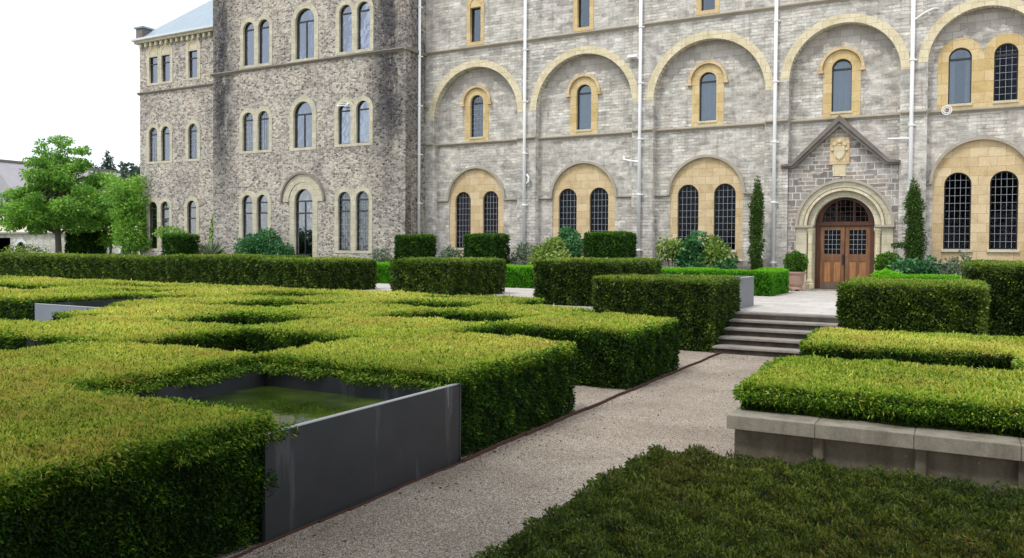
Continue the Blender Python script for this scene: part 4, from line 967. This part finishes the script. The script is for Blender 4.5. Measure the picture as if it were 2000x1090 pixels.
# small round tree at the far left
c = at(118, 380, 33); bx = at(115, 500, 33)
bl = crown((c.x - .3, c.y, c.z - 1.0), (4.8, 3.4, 1.6), 96, .60, 3, .6) + crown((c.x - .1, c.y, c.z + 1.0), (3.0, 2.4, 1.4), 34, .55, 6, .6) + crown((c.x - .4, c.y, c.z + 2.7), (2.2, 1.8, 1.3), 22, .45, 4, .55)
plant('broadleaf_tree', 'rounded green tree with a slim trunk at the far left, before the outbuilding', 'tree', bl, 95, .17, 'tree', (bx.x, bx.y, TZ),
      branchy((bx.x, bx.y, TZ), (bx.x, bx.y, c.z + .5), .22, .12, [(b[0], b[1], b[2]) for b in bl[::5]]), inner=.7, wr=.34)
c = at(225, 420, 36)
bl = crown((c.x + .3, c.y, c.z + .5), (2.9, 2.0, 2.4), 46, .62, 12, .6)
plant('broadleaf_tree', 'paler slender tree between the rounded tree and the building corner', 'tree', bl, 60, .19, 'tree', (c.x - .6, c.y, TZ), branchy((c.x - .6, c.y, TZ), (c.x - .2, c.y, c.z + 1), .10, .05, [(b[0], b[1], b[2]) for b in bl[::4]]), tone=(.3, 1), inner=.7)
c = at(252, 410, 29.3)
bl = crown((c.x, c.y, c.z - .1), (.85, .9, 2.6), 26, .48, 5, .8) + crown((c.x + .2, c.y, 2.2), (.9, .7, 1.1), 10, .42, 8, .8)
plant('climbing_shrub', 'tall bright leafy shrub climbing against the corner of the left block', 'shrub', bl, 120, .15, 'tree', (c.x, c.y, TZ), [([(c.x, c.y, TZ), (c.x + .1, c.y, 3), (c.x, c.y, 5)], [.07, .05, .03])], inner=.6, tone=(.2, 1))
c = at(46, 492, 40)
plant('round_shrub', 'low dark mound shrub at the foot of the outbuilding wall', 'shrub', [(c.x, c.y, 1.3, 2.2, 1.5, .75)], 60, .16, 'hornbeam', (c.x, c.y, TZ))
# far conifer and trees
c = at(211, 335, 110)
bl = [(c.x + random.uniform(-.4, .4), c.y, c.z - 3 + i * .75, 2.7 - i * .26, 2.4 - i * .24, .5) for i in range(10)]
plant('conifer_tree', 'distant dark conifer rising above the far roof', 'tree', bl, 14, .55, 'conifer', (c.x, c.y, TZ), [([(c.x, c.y, TZ), (c.x, c.y, c.z + 3.6)], [.3, .08])], inner=.8)
for (px, py, Y, R, lb_) in ((160, 335, 105, 3.4, 'distant bare topped tree left of the conifer'), (178, 338, 108, 3.0, 'distant low grey green tree next to the conifer'), (255, 345, 60, 2.6, 'hazy tree top showing beside the building corner')):
    c = at(px, py, Y); bl = crown((c.x, c.y, c.z), (R, R * .8, R * .55), 16, R * .25, int(px), .6)
    plant('distant_tree', lb_, 'tree', bl, 9, .5, 'conifer', (c.x, c.y, TZ), branchy((c.x, c.y, TZ), (c.x, c.y, c.z), .3, .12, [(b[0], b[1], b[2]) for b in bl[::4]]), inner=.8, tone=(.3, 1))
# shrubs along the building
def P_(px, py, Y): return at(px, py, Y)
c = P_(515, 480, 27)
bl = [(c.x - .95, c.y, 1.75, .75, .5, .75), (c.x + .2, c.y, 2.3, .62, .5, .55), (c.x + .1, c.y + .1, 1.5, 1.3, .6, .65), (c.x + 1.1, c.y, 1.6, .7, .5, .7), (c.x - .4, c.y, 2.1, .6, .5, .5)]
plant('tree_spurge', 'rounded blue green shrub left of the arched glass door', 'shrub', bl, 420, .12, 'bluegreen', (c.x, c.y, TZ), inner=.5)
c = P_(405, 495, 27.6)
root = thing('agave_plant', 'spiky grey blue agave plant between the leafy cube hedge and the blue green shrub', 'plant', (c.x, c.y, TZ))
n = 240; an = RNG.uniform(0, 2 * PI, n); el = RNG.uniform(.3, 1.4, n); cc = np.where(RNG.random(n)[:, None] < .6, np.array([[c.x + .2, c.y, TZ + .75]]), np.array([[c.x - .9, c.y, TZ + .55]]))
D = np.stack([np.cos(an) * np.cos(el), np.sin(an) * np.cos(el), np.sin(el)], 1)
link('foliage', leaf_object_mesh('foliage', [make_leaf_mesh(cc + D * .05, D, RNG.uniform(.7, 1.15, n), np.full(n, .04), RNG.random(n))]), M['silver'], root)
root.location.z = TZ; props(root)
c = P_(400, 450, 28.6)
plant('climbing_plant', 'sparse climbing plant with yellowish leaves beside the third ground window', 'plant', [(c.x + .2 + random.uniform(-.15, .15), c.y + .5, z, .26, .2, .35) for z in (1.6, 2.1, 2.6, 3.0, 3.4)] + [(c.x - 1.4, c.y - 1.0, 2.75, .9, .4, .3)], 260, .11, 'tree', (c.x, c.y, TZ), [([(c.x + .2, c.y + .5, TZ), (c.x + .2, c.y + .5, 3.4)], [.03, .015])])
def shrub(px0, px1, ytop, Y, mat, label, dens=300, Ls=.12, n=12, seed=0, name='garden_shrub', rb=.3, zlo=1.2, **k):
    a, b = at(px0, 500, Y), at(px1, 500, Y); zt = at((px0 + px1) / 2, ytop, Y).z; rr = random.Random(seed)
    bl = []
    for i in range(n):
        x = rr.uniform(a.x + rb * .7, b.x - rb * .7); z = rr.uniform(zlo, zt - rb * .7); s = rb * rr.uniform(.7, 1.3)
        bl.append((x, Y + rr.uniform(-.25, .25), z, s, s, s * .9))
    stems = [([((a.x + b.x) / 2, Y, TZ), (q[0], q[1], q[2])], [.025, .01]) for q in bl[::2]]
    return plant(name, label, 'shrub', bl, dens, Ls, mat, ((a.x + b.x) / 2, Y, TZ), stems, **k)
shrub(735, 790, 490, 27.4, 'silver', 'small grey green shrub left of the first cube hedge by the drainpipe', 160, .1, 8, 1, rb=.28)
shrub(855, 905, 487, 27.2, 'silver', 'low silvery shrub between the first and second cube hedges', 300, .09, 9, 2)
shrub(985, 1045, 478, 27.2, 'silver', 'airy white flowering shrub at the foot of the second drainpipe', 150, .1, 14, 3, rb=.25)
shrub(1042, 1100, 462, 26.9, 'variegated', 'cream and yellow variegated shrub below the second pair of leaded windows', 330, .12, 16, 4)
shrub(1070, 1130, 490, 26.5, 'variegated', 'pale leaved low shrub spilling right of the variegated one', 260, .13, 9, 14, rb=.25)
shrub(1090, 1135, 446, 27.5, 'bluegreen', 'upright dark green shrub before the left leaded window of the second pair', 330, .12, 14, 5)
shrub(1288, 1340, 470, 27.2, 'variegated', 'open bare stemmed shrub with pale leaves right of the third drainpipe', 90, .12, 10, 6, rb=.28, zlo=1.9)
shrub(1322, 1390, 455, 27.3, 'bluegreen', 'upright blue green spurge below the third pair of leaded windows', 260, .14, 18, 7)
shrub(1375, 1425, 458, 27.4, 'variegated', 'yellow flowered shrub before the right leaded window of the third pair', 190, .13, 12, 8)
shrub(1400, 1445, 492, 27.4, 'bluegreen', 'low blue green tuft left of the slim cypress', 260, .12, 8, 9, rb=.22)
shrub(1738, 1830, 505, 27.9, 'bluegreen', 'low dark herbs round the foot of the right cypress', 260, .12, 16, 10, rb=.22, zlo=1.0)
shrub(1825, 1890, 500, 27.9, 'silver', 'straggly grey green herbs under the right pair of leaded windows', 120, .11, 12, 11, rb=.22, zlo=1.0)
for px, Y, zt, lb_, w0 in ((1478, 28.6, 4.5, 'slim upright cypress left of the door', .20), (1786, 28.6, 4.25, 'ragged upright cypress right of the door with one side shoot', .23)):
    c = at(px, 450, Y); bl = []
    for i in range(26):
        z = 1.25 + (zt - 1.35) * i / 25; f = i / 25
        s = w0 * (1.0 if f < .75 else 1.15 - (f - .75) * 3.2) * random.uniform(.8, 1.15); s = max(s, .07)
        bl.append((c.x + random.uniform(-.05, .05), Y + random.uniform(-.05, .05), z, s, s, .22))
    if px > 1600: bl += [(c.x - .3 - .1 * j, Y - .1, 2.28 + .0 * j, .14, .12, .07) for j in range(3)] + [(c.x + .22, Y, 2.3, .16, .12, .35)]
    plant('cypress_tree', lb_, 'tree', bl, 900, .07, 'cypress', (c.x, Y, TZ), [([(c.x, Y, TZ), (c.x, Y, 1.6)], [.05, .05])], tone=(.05, .9), inner=.4, wr=.2)
def ballpot(x, y, pot, lb1, lb2):
    bl = [(x, y, 1.69, .35, .35, .32)]
    root = thing('box_ball', lb1, 'topiary', (x, y, 1.38)); 
    link('foliage', leaf_object_mesh('foliage', blob_leaves(bl, 2600, .055, tone=(.1, 1), inner=.12, wr=.32)), M['boxball'], root)
    b2 = bmesh.new(); bmesh.ops.create_icosphere(b2, subdivisions=3, radius=.3); 
    for v in b2.verts: v.co += Vector((x, y, 1.68))
    me = bpy.data.meshes.new('inner_twigs'); b2.to_mesh(me); b2.free(); link('inner_twigs', me, M['core'], root)
    if pot:
        root = thing('terracotta_pot', lb2, 'pot', (x, y, TZ))
        p = MB(); p.lathe([(.22, .05), (.235, .09), (.19, .13), (.205, .17), (.235, .22), (.265, .52), (.27, .55), (.30, .57), (.315, .60), (.315, .645), (.27, .65), (.25, .60)], (x, y, TZ), 32)
        o = p.build('bowl', M['terracotta'], root)
        p = MB()
        for k in range(20):
            a = 2 * PI * k / 20; p.tube([(x + .236 * math.cos(a), y + .236 * math.sin(a), TZ + .24), (x + .262 * math.cos(a), y + .262 * math.sin(a), TZ + .5)], .013, 6)
        p.build('fluting', M['terracotta'], root)
        for dx, dy in ((-.16, -.1), (.16, -.1), (0, .18)):
            p = MB(); p.box(x + dx - .05, x + dx + .05, y + dy - .05, y + dy + .05, TZ, TZ + .06, .012); p.build('foot', M['terracotta'], root)
        p = MB(); p.lathe([(.01, 0), (.262, 0), (.262, .01), (.01, .01)], (x, y, TZ + .61), 20); p.build('soil', M['soil'], root)
ballpot(-4.92, 28.6, True, 'clipped box ball in the terracotta pot left of the door', 'pinkish fluted terracotta pot standing left of the door')
ballpot(-2.13, 28.6, True, 'clipped box ball right of the door', 'terracotta pot mostly hidden right of the door behind the box hedge')
c = at(1731, 537, 26.4)
root = thing('box_mound', 'small bright green dome of box at the end of the right box hedge', 'topiary', (c.x, 26.4, 1.2)); link('foliage', leaf_object_mesh('foliage', blob_leaves([(c.x, 26.45, 1.30, .36, .3, .22)], 2600, .055, tone=(.5, 1), inner=.15)), M['box'], root)

# added tree, out of view behind the viewpoint, placed to darken the near garden
bl = crown((-2.0, -2.2, 6.8), (10.0, 4.8, 1.9), 180, 1.15, 31, .6)
plant('added_shade_tree', 'large dark leafy tree added behind the viewpoint, unseen, to shade the near hedges', 'tree', bl, 26, .34, 'tree', (1.5, -5.5, 0), branchy((1.5, -5.5, 0), (0, -4, 6.5), .35, .16, [(b[0], b[1], b[2]) for b in bl[::6]]), tone=(0, .5), inner=.8)

n = 700; X = np.where(RNG.random(n) < .6, -4.2 + RNG.exponential(.28, n), RNG.uniform(-4.2, -1.9, n)); Y = RNG.uniform(3, 16.3, n)
P = np.stack([X, Y, np.full(n, .012)], 1)[X < -1.95]; n = len(P)
D = RNG.normal(size=(n, 3)); D[:, 2] = np.abs(D[:, 2]) * .12
o = link('leaf_litter', leaf_object_mesh('leaf_litter', [make_leaf_mesh(P, D, RNG.uniform(.012, .04, n), RNG.uniform(.004, .010, n), RNG.random(n))]), simple('dry_leaves', (.13, .085, .045), .9, 9, .5, 0), None, (-3.5, 9, 0))
props(o, 'scattered dry leaves and clippings on the gravel path', 'leaf litter', kind='stuff')
